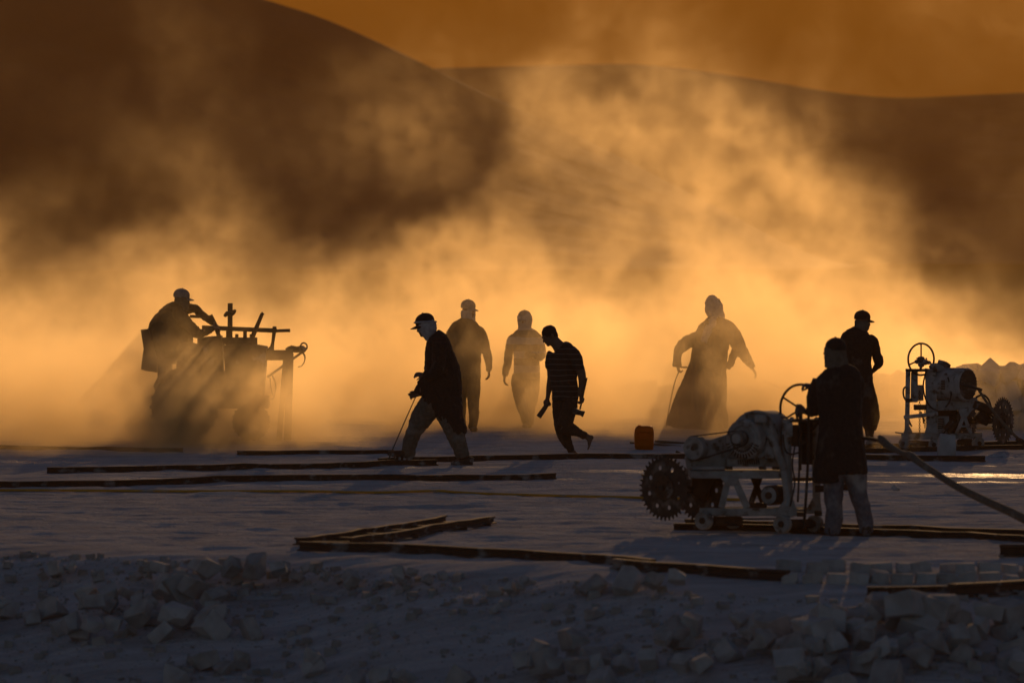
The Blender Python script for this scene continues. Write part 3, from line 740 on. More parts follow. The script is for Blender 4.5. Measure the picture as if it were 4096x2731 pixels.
for u0, dd in ((422, 0.02), (668, 0.06)):
    bm = bmesh.new(); A = V.p(u0, 1500, dd - 0.08); add_shoe(bm, A, A + Vector((0.02 if u0 > 500 else -0.02, 0.26, 0.0)), 0.055, 0.10)
    bm_obj('shoe', bm, M_SHOE, r)

# --- man standing behind the operator, looking right
V = View(3300, 1200, 0.4464, 72.3)
def ex(bb, root, c, F, U):
    add_hand(bb, V.p(424, 640, 0.10), Vector((-0.8, 0.3, -0.5)), Vector((0.2, 0.8, 0.3)), side=1, L=0.17, curl=0.5)
r, c, F, U = person(V, 'man in dark gown and cap standing beyond the operator, face turned right', (410, 1330), (342, 196, 0.0, (0.86, 0.48, -0.10), (0, 0, 1), 0.98), [
    ('gown', M_BLACK, [
        T([(325, 262, 62, 0.10, 0), (312, 292, 100, 0.13, 0), (298, 340, 150, 0.16, 0), (290, 420, 146, 0.16, 0), (290, 520, 122, 0.15, 0), (303, 640, 116, 0.15, 0), (322, 800, 118, 0.17, 0), (356, 950, 122, 0.18, 0), (392, 1055, 100, 0.17, 0), (405, 1115, 76, 0.14, 0), (402, 1165, 50, 0.10, 0)], power=2.3),
        T([(395, 325, 22, 0.05, 0), (430, 362, 40, 0.065, 0), (455, 440, 42, 0.062, 0), (476, 530, 40, 0.058, 0.02), (482, 570, 32, 0.055, 0.05), (455, 606, 28, 0.045, 0.08), (424, 640, 22, 0.04, 0.10)])], dict(wrinkle=0.012, wscale=7)),
    ('trousers', M_BROWN, [T([(400, 1120, 60, 0.10, 0), (400, 1190, 40, 0.08, 0), (398, 1250, 32, 0.06, 0)])], dict(wrinkle=0.01)),
    ('head_scarf', M_KHAKI, [T([(338, 190, 72, 0.10, 0), (332, 225, 66, 0.092, 0), (326, 262, 66, 0.09, 0), (335, 285, 60, 0.085, 0)])], dict(wrinkle=0.01, wscale=14, loose=True)),
], ex, neck=[(340, 230, 42), (330, 270, 48), (318, 320, 70)])
add_cap(r, V.p(340, 178), Vector((0.88, 0.46, -0.08)), Vector((0, 0, 1)), M_BLACK, 1.04, drop=0.010)
for a, b_, dd in (((372, 1310), (470, 1322), 0.0), ((420, 1300), (505, 1316), 0.14)):
    bm = bmesh.new(); add_shoe(bm, V.p(a[0], a[1] + 20, dd), V.p(b_[0] + 20, b_[1] + 12, dd), 0.058, 0.10); bm_obj('shoe', bm, M_GREY, r)

# --- two men walking in the dust
V = View(1450, 1150, 0.5102, 79.0)
def ex(bb, root, c, F, U):
    add_hand(bb, V.p(990, 642, 0), Vector((0.05, -0.1, -1)), Vector((-0.9, 0.2, 0)), side=1, L=0.185, curl=0.55)
    add_hand(bb, V.p(682, 690, 0), Vector((-0.05, -0.1, -1)), Vector((0.9, 0.2, 0)), side=-1, L=0.185, curl=0.55)
r, c, F, U = person(V, 'man in dark long-sleeved coat, cap and wrapped face, walking in dust beside the striding man', (820, 1115), (832, 192, 0.0, (0.62, -0.75, -0.05), (0, 0, 1), 1.0), [
    ('trousers', M_BROWN, [
        T([(782, 690, 66, 0.14, 0), (768, 840, 50, 0.10, 0), (770, 980, 40, 0.08, 0), (776, 1112, 33, 0.065, 0.02)]),
        T([(862, 690, 62, 0.14, 0), (870, 840, 49, 0.10, -0.05), (872, 980, 39, 0.08, -0.1), (862, 1108, 32, 0.065, -0.12)])], dict(wrinkle=0.012)),
    ('coat', M_BLACK, [
        T([(828, 248, 50, 0.09, 0), (822, 276, 88, 0.12, 0), (814, 320, 130, 0.15, 0), (812, 400, 132, 0.16, 0), (812, 520, 120, 0.15, 0), (814, 640, 112, 0.15, 0), (820, 715, 106, 0.15, 0)], power=2.4),
        T([(890, 312, 20, 0.05, 0), (928, 350, 36, 0.065, 0), (956, 440, 37, 0.062, 0), (980, 540, 34, 0.058, -0.02), (994, 600, 27, 0.048, -0.03), (991, 655, 21, 0.04, -0.02)]),
        T([(735, 315, 20, 0.05, 0), (700, 352, 36, 0.065, 0), (672, 450, 37, 0.062, 0), (660, 560, 33, 0.058, 0), (676, 650, 25, 0.045, 0), (682, 692, 21, 0.04, 0)])], dict(wrinkle=0.012, wscale=7)),
    ('head_scarf', M_WHITE, [T([(830, 180, 57, 0.10, 0), (828, 215, 58, 0.10, 0), (830, 250, 54, 0.09, 0), (828, 275, 58, 0.09, 0)])], dict(wrinkle=0.01, wscale=13, loose=True)),
], ex, neck=[(832, 220, 32), (828, 270, 40)])
add_cap(r, V.p(832, 168), Vector((0.72, -0.65, -0.1)), UPV, M_GREY, 1.06, drop=0.004)
for u0, dd in ((776, 0.02), (862, -0.12)):
    bm = bmesh.new(); A = V.p(u0, 1122, dd + 0.08); A.z = float(ground_z(A.x, A.y)); add_shoe(bm, A, A + Vector((0.03, -0.26, 0)), 0.05, 0.09); bm_obj('shoe', bm, M_SHOE, r)

V = View(1450, 1150, 0.5102, 80.5)
M_TEE2 = striped('banded_shirt', (0.10, 0.09, 0.085), (0.42, 0.40, 0.38), 0.20, 0.5)
def ex(bb, root, c, F, U):
    add_hand(bb, V.p(1114, 688, -0.05), Vector((-0.05, -0.15, -1)), Vector((0.9, 0.2, 0)), side=-1, L=0.19, curl=0.6)
    add_hand(bb, V.p(1345, 530, -0.2), Vector((-1, -0.1, 0.2)), Vector((0, 1, 0)), side=1, L=0.18, curl=0.6)
r, c, F, U = person(V, 'man in broad-striped shirt with covered face, one arm bent, walking towards us in dust', (1290, 1090), (1270, 252, 0.0, (-0.25, -0.96, -0.05), (0, 0, 1), 1.0), [
    ('trousers', M_BROWN, [
        T([(1238, 690, 64, 0.14, 0), (1226, 800, 53, 0.10, -0.05), (1246, 920, 42, 0.085, -0.10), (1274, 1010, 36, 0.07, -0.06), (1290, 1085, 30, 0.06, -0.04)]),
        T([(1330, 690, 60, 0.14, 0), (1334, 820, 47, 0.10, 0.05), (1316, 940, 39, 0.08, 0.08), (1306, 1070, 32, 0.065, 0.12)])], dict(wrinkle=0.012)),
    ('striped_shirt', M_TEE2, [
        T([(1270, 322, 48, 0.09, 0), (1272, 345, 84, 0.11, 0), (1276, 385, 118, 0.13, 0), (1284, 470, 108, 0.14, 0), (1288, 580, 101, 0.135, 0), (1286, 702, 104, 0.14, 0)], power=2.4),
        T([(1205, 372, 20, 0.05, 0), (1175, 400, 35, 0.06, 0), (1154, 450, 34, 0.058, 0), (1146, 480, 32, 0.055, 0)]),
        T([(1345, 370, 20, 0.05, 0), (1378, 400, 35, 0.06, 0), (1402, 470, 33, 0.058, -0.03), (1410, 530, 28, 0.052, -0.06)])], dict(wrinkle=0.010, wscale=8)),
    ('sleeve', M_BLACK, [
        T([(1152, 470, 33, 0.058, 0), (1142, 560, 34, 0.055, 0), (1128, 630, 30, 0.05, -0.03), (1114, 692, 22, 0.04, -0.05)])], dict(wrinkle=0.008)),
    ('sleeve', M_BLACK, [
        T([(1410, 520, 27, 0.05, -0.06), (1398, 552, 24, 0.045, -0.12), (1345, 532, 20, 0.04, -0.2)])], dict(wrinkle=0.008)),
    ('head_scarf', M_WHITE, [T([(1270, 196, 40, 0.08, 0), (1270, 225, 60, 0.10, 0), (1272, 262, 58, 0.10, 0), (1272, 310, 52, 0.09, 0), (1272, 350, 60, 0.10, 0), (1270, 375, 30, 0.06, -0.05)])], dict(wrinkle=0.01, wscale=13, loose=True)),
], ex, neck=[(1270, 290, 32), (1272, 345, 40)])
add_cap(r, V.p(1268, 246), Vector((-0.45, -0.88, -0.1)), UPV, M_GREY, 1.02, drop=0.006)
for u0, dd in ((1290, -0.04), (1306, 0.12)):
    bm = bmesh.new(); A = V.p(u0, 1095, dd + 0.08); A.z = float(ground_z(A.x, A.y)); add_shoe(bm, A, A + Vector((-0.02, -0.26, 0)), 0.05, 0.09); bm_obj('shoe', bm, M_SHOE, r)

# --- man in long robe and turban, arms spread, stick in hand
V = View(2500, 1100, 0.4785, 79.6)
def ex(bb, root, c, F, U):
    add_hand(bb, V.p(440, 762, -0.05), Vector((0.25, -0.1, -1)), Vector((0.8, 0.3, 0.2)), side=-1, L=0.16, curl=1.1)
    add_hand(bb, V.p(1066, 782, -0.1), Vector((0.55, -0.1, -0.85)), Vector((-0.7, 0.2, -0.4)), side=1, L=0.17, curl=0.5)
r, c, F, U = person(V, 'man in ankle-length robe and pale turban with arms spread, alone in the bright dust', (605, 1290), (742, 268, 0.0, (-0.75, -0.64, -0.12), (0, 0, 1), 1.0), [
    ('robe', M_BROWN, [
        T([(750, 350, 70, 0.09, 0), (752, 395, 100, 0.13, 0), (742, 450, 132, 0.15, 0), (725, 540, 150, 0.16, 0), (706, 640, 150, 0.155, 0), (690, 760, 155, 0.17, 0), (664, 880, 172, 0.20, 0), (640, 1000, 194, 0.23, 0), (620, 1120, 216, 0.26, 0), (606, 1285, 242, 0.30, 0)], power=2.2),
        T([(690, 490, 48, 0.08, 0), (585, 532, 52, 0.075, -0.02), (480, 592, 52, 0.075, -0.04), (440, 670, 42, 0.07, -0.05), (434, 765, 40, 0.065, -0.05)]),
        T([(800, 385, 40, 0.08, 0), (860, 445, 66, 0.09, 0), (915, 520, 64, 0.085, -0.03), (960, 610, 54, 0.075, -0.06), (1020, 700, 40, 0.06, -0.08), (1074, 775, 28, 0.045, -0.10)]),
        T([(925, 630, 34, 0.05, -0.1), (890, 720, 30, 0.05, -0.1), (862, 780, 20, 0.04, -0.1)])], dict(wrinkle=0.016, wscale=5, stretch=(1.4, 1.4, 0.5))),
    ('turban', M_WHITE, [T([(770, 190, 36, 0.07, 0), (748, 225, 70, 0.105, 0), (745, 275, 78, 0.112, 0), (755, 320, 68, 0.10, 0), (765, 360, 66, 0.10, 0), (700, 450, 40, 0.06, -0.12), (660, 560, 24, 0.03, -0.15)])], dict(wrinkle=0.014, wscale=12, loose=True)),
], ex, neck=[(745, 300, 40), (750, 360, 46)])
for ch in r.children:
    if ch.name.startswith('robe'):
        for v in ch.data.vertices:
            h_ = max(0.0, min(1.0, (1.15 - v.co.z) / 1.0))
            if h_ > 0 and abs(v.co.x - V.p(620, 1000).x) < 0.5:
                a_ = math.atan2(v.co.y - 79.6, v.co.x - V.p(620, 1000).x)
                f_ = 0.035 * h_ * (math.sin(7 * a_ + 2 * v.co.z) + 0.6 * math.sin(13 * a_ + 1.3))
                v.co.x += f_ * math.cos(a_); v.co.y += f_ * math.sin(a_)
                if v.co.z < 0.2: v.co.z += 0.05 * (0.5 + 0.5 * math.sin(3 * a_ + 0.7))
o_bm = bmesh.new(); V.tube(o_bm, [(458, 790, 5, None, -0.08), (415, 900, 5, None, -0.08), (375, 1080, 5, None, -0.06), (345, 1262, 5, None, -0.05)], smooth=4, seg=8)
V.bar(o_bm, (430, 770), (522, 770), 7, 0.012, -0.08)
o = bm_obj('cane', o_bm, M_WOOD); tag(o, 'thin curved cane with cross handle held by the robed man', 'cane')

# --- driver sitting on the machine in the dust
V = View(500, 1100, 0.4464, 75.5)
def ex(bb, root, c, F, U):
    add_hand(bb, V.p(790, 470, -0.12), Vector((1, 0.2, -0.2)), Vector((0, 0.4, -1)), side=-1, L=0.17, curl=1.1)
    add_hand(bb, V.p(800, 440, 0.20), Vector((0.8, 0.1, -0.5)), Vector((-0.3, 0.3, -1)), side=1, L=0.17, curl=1.0)
r, c, F, U = person(V, 'driver in dark jacket and cap sitting bent over the tractor-like machine in the dust', (480, 1030), (515, 222, 0.0, (0.86, 0.45, -0.15), (0.1, 0, 1), 1.0), [
    ('trousers', M_BROWN, [
        T([(410, 690, 110, 0.16, 0), (520, 680, 76, 0.10, -0.12), (620, 675, 66, 0.09, -0.16), (650, 740, 58, 0.08, -0.16), (640, 850, 48, 0.07, -0.16), (635, 960, 42, 0.065, -0.14)]),
        T([(410, 690, 100, 0.16, 0), (520, 680, 76, 0.10, 0.12), (620, 675, 66, 0.09, 0.16), (650, 740, 58, 0.08, 0.16), (640, 850, 48, 0.07, 0.16), (635, 960, 42, 0.065, 0.16)])], dict(wrinkle=0.012)),
    ('jacket', M_BLACK, [
        T([(500, 268, 50, 0.09, 0), (478, 300, 90, 0.14, 0), (450, 360, 140, 0.19, 0), (420, 450, 190, 0.20, 0), (402, 550, 208, 0.20, 0), (405, 650, 200, 0.20, 0), (425, 730, 170, 0.19, 0)], power=2.3),
        T([(460, 310, 36, 0.07, -0.12), (490, 360, 60, 0.085, -0.18), (560, 440, 56, 0.075, -0.24), (650, 520, 48, 0.065, -0.22), (720, 510, 36, 0.055, -0.17), (785, 475, 24, 0.04, -0.12)]),
        T([(540, 310, 50, 0.08, 0.17), (622, 302, 40, 0.07, 0.24), (700, 362, 33, 0.06, 0.23), (795, 440, 22, 0.04, 0.20)])], dict(wrinkle=0.013, wscale=7)),
    ('head_scarf', M_KHAKI, [T([(510, 195, 70, 0.10, 0), (508, 235, 68, 0.10, 0), (515, 275, 62, 0.09, 0), (510, 310, 66, 0.09, 0)])], dict(wrinkle=0.01, wscale=13, loose=True)),
], ex, neck=[(515, 260, 40), (500, 310, 50)])
add_cap(r, V.p(512, 208), Vector((0.90, 0.42, -0.12)), Vector((0.05, 0, 1)), M_GREY, 1.06, drop=0.006)
for dd in (-0.14, 0.16):
    bm = bmesh.new(); A = V.p(600, 985, dd); add_shoe(bm, A, A + Vector((0.26, 0.03, 0.0)), 0.05, 0.09); bm_obj('shoe', bm, M_SHOE, r)
# ------------------------------------------------------------------ machines
def cyl(bm, A, B, r, r2=None, seg=24):
    tube3(bm, [(A, r, r), (B, r2 or r, r2 or r)], ref=Vector((0.013, 0.02, 1)), seg=seg, smooth=1)
def ring(bm, c, a, R, r, seg=40, s2=10, squash=1.0):
    """torus round axis a"""
    a = a.normalized(); U = Vector((0, 0, 1)); e1 = a.cross(U).normalized(); e2 = e1.cross(a)
    P = [[bm.verts.new(c + (e1 * math.cos(t) + e2 * math.sin(t)) * (R + r * math.cos(p)) + a * (r * squash * math.sin(p))) for p in [2 * math.pi * j / s2 for j in range(s2)]] for t in [2 * math.pi * i / seg for i in range(seg)]]
    for i in range(seg):
        for j in range(s2):
            bm.faces.new((P[i][j], P[(i + 1) % seg][j], P[(i + 1) % seg][(j + 1) % s2], P[i][(j + 1) % s2]))
def belt(bm, c1, r1, c2, r2, a, w=0.028, th=0.008):
    """flat belt over two pulleys in the plane across axis a"""
    a = a.normalized(); d = (c2 - c1); L_ = d.length; e1 = d.normalized(); e2 = a.cross(e1).normalized()
    al = math.acos(max(-1, min(1, (r1 - r2) / L_)))
    pts = [c1 + (e1 * math.cos(t) + e2 * math.sin(t)) * r1 for t in np.linspace(al, 2 * math.pi - al, 20)]
    pts += [c2 + (e1 * math.cos(t) + e2 * math.sin(t)) * r2 for t in np.linspace(-al, al, 14)]
    n = len(pts); cen = (c1 + c2) / 2
    rows = []
    for i, p in enumerate(pts):
        t_ = (pts[(i + 1) % n] - pts[i - 1]).normalized(); o = t_.cross(a).normalized()
        if o.dot(p - (c1 if i < 20 else c2)) < 0: o = -o
        rows.append([bm.verts.new(p + o * x + a * y) for x, y in ((0, -w / 2), (th, -w / 2), (th, w / 2), (0, w / 2))])
    for i in range(n):
        for j in range(4):
            bm.faces.new((rows[i][j], rows[(i + 1) % n][j], rows[(i + 1) % n][(j + 1) % 4], rows[i][(j + 1) % 4]))
def saw_blade(parent, c, a, R, mat, teeth=36, holes=8, phase=0.0, th=0.010):
    """toothed steel disc with lightening holes, flange and hub"""
    a = a.normalized(); U = Vector((0, 0, 1)); e1 = a.cross(U).normalized(); e2 = e1.cross(a)
    bm = bmesh.new()
    pt = lambda r, t: c + (e1 * math.cos(t + phase) + e2 * math.sin(t + phase)) * r
    loops = []
    outer = []
    for i in range(teeth):
        t = 2 * math.pi * i / teeth; s = 2 * math.pi / teeth
        outer += [pt(R * 0.885, t), pt(R * 0.90, t + s * 0.42), pt(R * 0.985, t + s * 0.66), pt(R, t + s * 0.80), pt(R * 0.95, t + s * 0.92)]
    loops.append(outer)
    for i in range(holes):
        hc = pt(R * 0.62, 2 * math.pi * (i + 0.5) / holes)
        loops.append([hc + (e1 * math.cos(t) + e2 * math.sin(t)) * R * 0.07 for t in np.linspace(0, 2 * math.pi, 12, endpoint=False)])
    es = []
    for lp in loops:
        v = [bm.verts.new(p) for p in lp]
        es += [bm.edges.new((v[i], v[(i + 1) % len(v)])) for i in range(len(v))]
    r_ = bmesh.ops.triangle_fill(bm, use_beauty=True, use_dissolve=False, edges=es)
    for f in [f for f in bm.faces if any((f.calc_center_median() - (pt(R * 0.62, 2 * math.pi * (i + 0.5) / holes))).length < R * 0.06 for i in range(holes))]:
        bm.faces.remove(f)
    ex = bmesh.ops.extrude_face_region(bm, geom=bm.faces[:])
    bmesh.ops.translate(bm, verts=[g for g in ex['geom'] if isinstance(g, bmesh.types.BMVert)], vec=a * th)
    o = bm_obj('saw_blade', bm, mat, parent, smooth=False)
    bm = bmesh.new(); cyl(bm, c - a * 0.02, c + a * (th + 0.016), R * 0.36); bm_obj('flange', bm, M_RUST, o, angle=30)
    bm = bmesh.new(); cyl(bm, c - a * 0.03, c + a * (th + 0.05), R * 0.11, R * 0.09, 12); bm_obj('hub', bm, M_STEEL, o, angle=30)
    for i in range(8):
        t = 2 * math.pi * i / 8; q = c + (e1 * math.cos(t) + e2 * math.sin(t)) * R * 0.27
        bm = bmesh.new(); cyl(bm, q, q + a * (th + 0.028), R * 0.03, None, 6); bm_obj('bolt', bm, M_STEEL, o, smooth=False)
    return o
def cart_wheel(parent, c, a, R, th=0.055):
    a = a.normalized()
    bm = bmesh.new(); cyl(bm, c - a * th * 0.5, c + a * th * 0.5, R, None, 32); bm2 = None
    o = bm_obj('wheel', bm, M_DUSTY, parent, angle=30)
    bm = bmesh.new(); ring(bm, c + a * th * 0.5, a, R * 0.86, R * 0.10, 32, 8); bm_obj('rim', bm, M_DUSTY, o)
    bm = bmesh.new(); cyl(bm, c, c + a * (th * 0.5 + 0.014), R * 0.40, R * 0.34, 20); cyl(bm, c, c + a * (th * 0.5 + 0.024), R * 0.18, None, 12); bm_obj('wheel_hub', bm, M_RUST, o, angle=30)
    return o
def drum(parent, name, A, a, R, L_, mat, fins=0, fmat=None, lo=200, hi=340, back=0.85):
    """electric motor: body from A along a, end bell, lengthwise cooling fins between two angles"""
    a = a.normalized(); U = Vector((0, 0, 1)); e1 = a.cross(U).normalized(); e2 = e1.cross(a)
    bm = bmesh.new()
    tube3(bm, [(A, R * 0.90, R * 0.90), (A + a * 0.012, R * 0.985, R * 0.985), (A + a * 0.035, R, R), (A + a * (L_ - 0.06), R, R), (A + a * (L_ - 0.015), R * 0.93, R * 0.93), (A + a * L_, R * back, R * back)], ref=U + Vector((0.01, 0.02, 0)), seg=36, smooth=1)
    o = bm_obj(name, bm, mat, parent, angle=35)
    for i in range(fins):
        t = math.radians(lo + (hi - lo) * i / max(1, fins - 1)); d = e1 * math.cos(t) + e2 * math.sin(t)
        bm = bmesh.new(); box3(bm, A + a * L_ * 0.5 + d * (R + 0.010), (a, d, a.cross(d)), (L_ * 0.34, 0.016, 0.004))
        bm_obj('cooling_fin', bm, fmat or mat, o, smooth=False)
    return o
def part_bar(V, parent, name, mat, a, b_, w, h=None, dd=0.0, dd2=None, bevel=0.006):
    bm = bmesh.new(); V.bar(bm, a, b_, w, h, dd, dd2); return bm_obj(name, bm, mat, parent, bevel=bevel)
def part_box(V, parent, name, mat, u0, v0, u1, v1, h, dd=0.0, bevel=0.006):
    bm = bmesh.new(); V.box(bm, u0, v0, u1, v1, h, dd); return bm_obj(name, bm, mat, parent, bevel=bevel)
def part_tube(V, parent, name, mat, pts, dd=0.0, seg=10, smooth=4, **kw):
    bm = bmesh.new(); V.tube(bm, pts, dd=dd, seg=seg, smooth=smooth, **kw); return bm_obj(name, bm, mat, parent)
def part_plate(V, parent, name, mat, poly, th, dd=0.0):
    bm = bmesh.new(); f = [bm.verts.new(V.p(u, v, dd - th / 2)) for u, v in poly]; g = [bm.verts.new(V.p(u, v, dd - th / 2) + Vector((0, th, 0))) for u, v in poly]
    bm.faces.new(f); bm.faces.new(list(reversed(g)))
    for i in range(len(f)): bm.faces.new((f[i], f[(i + 1) % len(f)], g[(i + 1) % len(f)], g[i]))
    return bm_obj(name, bm, mat, parent, bevel=0.004)
def steering(V, parent, c_uv, rx, ry, rim, spokes, yaw_sign, dd, mat):
    c = V.p(*c_uv, dd); R = V.m(ry); cs = min(0.999, rx / ry); sn = math.sqrt(1 - cs * cs) * yaw_sign
    a = Vector((sn, -cs, 0))
    bm = bmesh.new(); ring(bm, c, a, R, V.m(rim), 48, 10); o = bm_obj('steering_wheel', bm, mat, parent)
    e1 = a.cross(Vector((0, 0, 1))).normalized(); e2 = e1.cross(a)
    hub = c + a * 0.01
    bm = bmesh.new(); cyl(bm, c - a * 0.03, c + a * 0.03, V.m(26), None, 16); bm_obj('wheel_hub', bm, mat, o, angle=30)
    for t in spokes:
        q = c + (e1 * math.cos(math.radians(t)) + e2 * math.sin(math.radians(t))) * R
        bm = bmesh.new(); cyl(bm, c, q, V.m(rim * 0.8), None, 8); bm_obj('spoke', bm, mat, o)
    return o, c, a

# --- the nearest machine: twin-bladed stone cutter on a trolley
V = View(2500, 1450, 0.4783, 51.2)
b0 = V.p(1000, 1425)
t = thing('stone_cutting_machine', 'dust-whitened twin-bladed stone cutter on trolley wheels, big motor, nearest of the machines', 'saw machine', (b0.x, b0.y, 0), 'stone cutting machines on the quarry floor')
ax = Vector((-0.53, -0.85, 0)).normalized(); bk = -ax
axb = Vector((-0.66, -0.75, 0)).normalized()
saw_blade(t, V.p(335, 1045, -0.05), axb, V.m(277), M_STEEL, 38, 8, 0.1)
saw_blade(t, V.p(640, 1070, 0.32), axb, V.m(270), M_STEEL, 38, 8, 0.35)
bm = bmesh.new(); cyl(bm, V.p(335, 1045, -0.05), V.p(640, 1070, 0.32), 0.035); bm_obj('saw_shaft', bm, M_STEEL, t)
P1, P2 = V.p(572, 716, 0.06), V.p(935, 636, -0.17)
bm = bmesh.new(); cyl(bm, P1, P1 + bk * 0.09, V.m(98), None, 36); o = bm_obj('pulley', bm, M_DUSTY, t, angle=30)
bm = bmesh.new(); ring(bm, P1 - bk * 0.001, ax, V.m(88), 0.010, 36, 8); bm_obj('rim', bm, M_DUSTY, o)
bm = bmesh.new(); cyl(bm, P1 - bk * 0.012, P1 + bk * 0.02, V.m(20)); bm_obj('pulley_hub', bm, M_RUST, o, angle=30)
bm = bmesh.new(); cyl(bm, P2, P2 + bk * 0.10, V.m(62), None, 32); o = bm_obj('pulley', bm, M_STEEL, t, angle=30)
bm = bmesh.new(); cyl(bm, P2 - bk * 0.02, P2 + bk * 0.05, V.m(40), V.m(46)); bm_obj('pulley_hub', bm, M_DUSTY, o, angle=30)
bm = bmesh.new(); belt(bm, P1 + bk * 0.045, V.m(98), P2 + bk * 0.045, V.m(62), ax, 0.05, 0.009); bm_obj('drive_belt', bm, M_RUBBER, t, angle=50)
bm = bmesh.new(); cyl(bm, P1 + bk * 0.08, P1 + bk * 0.30, V.m(72), None, 28); bm_obj('bearing_housing', bm, M_DUSTY, t, angle=30)
gr = bmesh.new(); g0 = V.p(770, 695, 0.20); n_ = 24
cyl(gr, g0, g0 + bk * 0.12, V.m(52), None, 24); o = bm_obj('gear', gr, M_RUST, t, angle=30)
for i in range(18):
    th_ = 2 * math.pi * i / 18; e1 = ax.cross(Vector((0, 0, 1))).normalized(); d = e1 * math.cos(th_) + Vector((0, 0, 1)) * math.sin(th_)
    bm = bmesh.new(); box3(bm, g0 + bk * 0.06 + d * V.m(54), (bk, d, bk.cross(d)), (0.06, 0.009, 0.006)); bm_obj('gear_tooth', bm, M_RUST, o, smooth=False)
mo = drum(t, 'motor', V.p(985, 640, -0.06), bk, V.m(168), 0.16, M_DUSTY)
bm = bmesh.new(); ring(bm, V.p(985, 640, -0.06), ax, V.m(118), 0.014, 40, 8); bm_obj('end_ring', bm, M_DUSTY, mo)
for i in range(14):
    th_ = math.radians(200 + 11 * i); e1 = ax.cross(Vector((0, 0, 1))).normalized(); d = e1 * math.cos(th_) + Vector((0, 0, 1)) * math.sin(th_)
    bm = bmesh.new(); box3(bm, V.p(985, 640, -0.06) + d * V.m(128) - bk * 0.004, (bk, d, bk.cross(d)), (0.008, V.m(34), 0.004)); bm_obj('vent_slot', bm, M_RUST, mo, smooth=False)
drum(t, 'motor_body', V.p(1060, 612, 0.05), bk, V.m(205), 0.44, M_DUSTY, 13, M_DUSTY, 215, 330)
part_tube(V, t, 'motor_band', M_DUSTY, [(1000, 432, 14, 0.03), (1100, 410, 14, 0.03), (1190, 440, 14, 0.03), (1250, 540, 14, 0.03), (1275, 680, 12, 0.03)], dd=0.02)
for v in (523, 543):
    part_bar(V, t, 'vent_slot', M_RUST, (1180, v), (1260, v - 8), 6, 0.01, 0.0)
part_box(V, t, 'terminal_box', M_DUSTY, 1085, 440, 1180, 500, 0.05, -0.06)
part_box(V, t, 'platform', M_DUSTY, 535, 895, 1310, 958, 0.24, 0.22)
part_box(V, t, 'platform_lip', M_DUSTY, 555, 868, 830, 893, 0.05, 0.0)
part_plate(V, t, 'gearbox', M_DUSTY, [(505, 800), (560, 690), (800, 700), (840, 800), (840, 895), (520, 895)], 0.22, 0.26)
for u in (870, 1150, 1260):
    part_box(V, t, 'motor_foot', M_RUST, u - 30, 868, u + 30, 893, 0.05, -0.01)
part_box(V, t, 'motor_mount', M_DUSTY, 850, 800, 1290, 866, 0.10, 0.16)
for i in range(10):
    part_bar(V, t, 'mount_rib', M_RUST, (945 + 19 * i, 812), (952 + 19 * i, 850), 4, 0.006, 0.05, bevel=0)
for a, b_, w, dd in (((868, 955), (806, 1212), 27, -0.02), ((908, 955), (1022, 1212), 29, -0.02), ((1128, 958), (1042, 1210), 24, 0.42), ((1072, 958), (1168, 1210), 24, 0.42)):
    part_bar(V, t, 'strut', M_DUSTY if dd < 0.2 else M_RUST, a, b_, w, 0.028, dd)
part_plate(V, t, 'gusset', M_DUSTY, [(795, 952), (965, 952), (918, 1030), (852, 1030)], 0.03, -0.05)
part_plate(V, t, 'gearbox_guard', M_RUST, [(560, 950), (770, 950), (700, 1080), (640, 1120), (560, 1080)], 0.06, 0.22)
lm = drum(t, 'small_motor', V.p(1200, 1110, -0.02), bk, V.m(84), 0.24, M_RUST)
bm = bmesh.new(); cyl(bm, V.p(1200, 1110, -0.025), V.p(1200, 1110, -0.025) + bk * 0.02, V.m(72), None, 28); bm_obj('end_cap', bm, M_DUSTY, lm, angle=30)
bm = bmesh.new(); cyl(bm, V.p(1200, 1110, -0.045), V.p(1200, 1110, -0.02), V.m(30)); bm_obj('shaft_cap', bm, M_RUST, lm, angle=30)
part_box(V, t, 'chassis_beam', M_DUSTY, 622, 1215, 1440, 1280, 0.03, -0.01)
part_box(V, t, 'chassis_beam', M_DUSTY, 760, 1205, 1640, 1262, 0.03, 0.42)
for u in (640, 1410):
    part_bar(V, t, 'cross_beam', M_DUSTY, (u, 1246), (u + 90, 1236), 22, 0.02, 0.0, 0.42)
for u, v, R, dd in ((660, 1320, 76, -0.06), (1318, 1348, 76, -0.06), (1588, 1346, 72, 0.26), (905, 1318, 70, 0.40)):
    cart_wheel(t, V.p(u, v, dd), ax, V.m(R))
bm = bmesh.new(); cyl(bm, V.p(745, 1322, 0.05), V.p(975, 1326, 0.12), V.m(40)); bm_obj('roller', bm, M_RUST, t, angle=30)
bm = bmesh.new(); cyl(bm, V.p(1380, 1345, 0.0), V.p(1560, 1345, 0.22), V.m(38)); bm_obj('axle_housing', bm, M_RUST, t, angle=30)
bm = bmesh.new(); cyl(bm, V.p(680, 1318, -0.03), V.p(905, 1318, 0.38), V.m(22)); bm_obj('axle', bm, M_RUST, t, angle=30)
part_bar(V, t, 'tie_rod', M_STEEL, (975, 1306), (1262, 1304), 7, None, 0.02)
part_tube(V, t, 'post', M_DUSTY, [(1345, 482, 36), (1352, 700, 38), (1362, 1000, 40), (1372, 1290, 38)], seg=12, dr=0.04)
part_tube(V, t, 'brace', M_DUSTY, [(1210, 600, 36), (1262, 720, 34), (1318, 870, 32), (1350, 1050, 30), (1360, 1200, 34)], dr=0.03, dd=-0.05)
part_plate(V, t, 'foot_plate', M_DUSTY, [(1240, 1284), (1330, 1150), (1412, 1145), (1448, 1284)], 0.04, -0.04)
part_tube(V, t, 'post', M_DUSTY, [(1592, 478, 34), (1598, 800, 36), (1602, 1100, 34), (1602, 1250, 38)], seg=12, dr=0.04, dd=0.28)
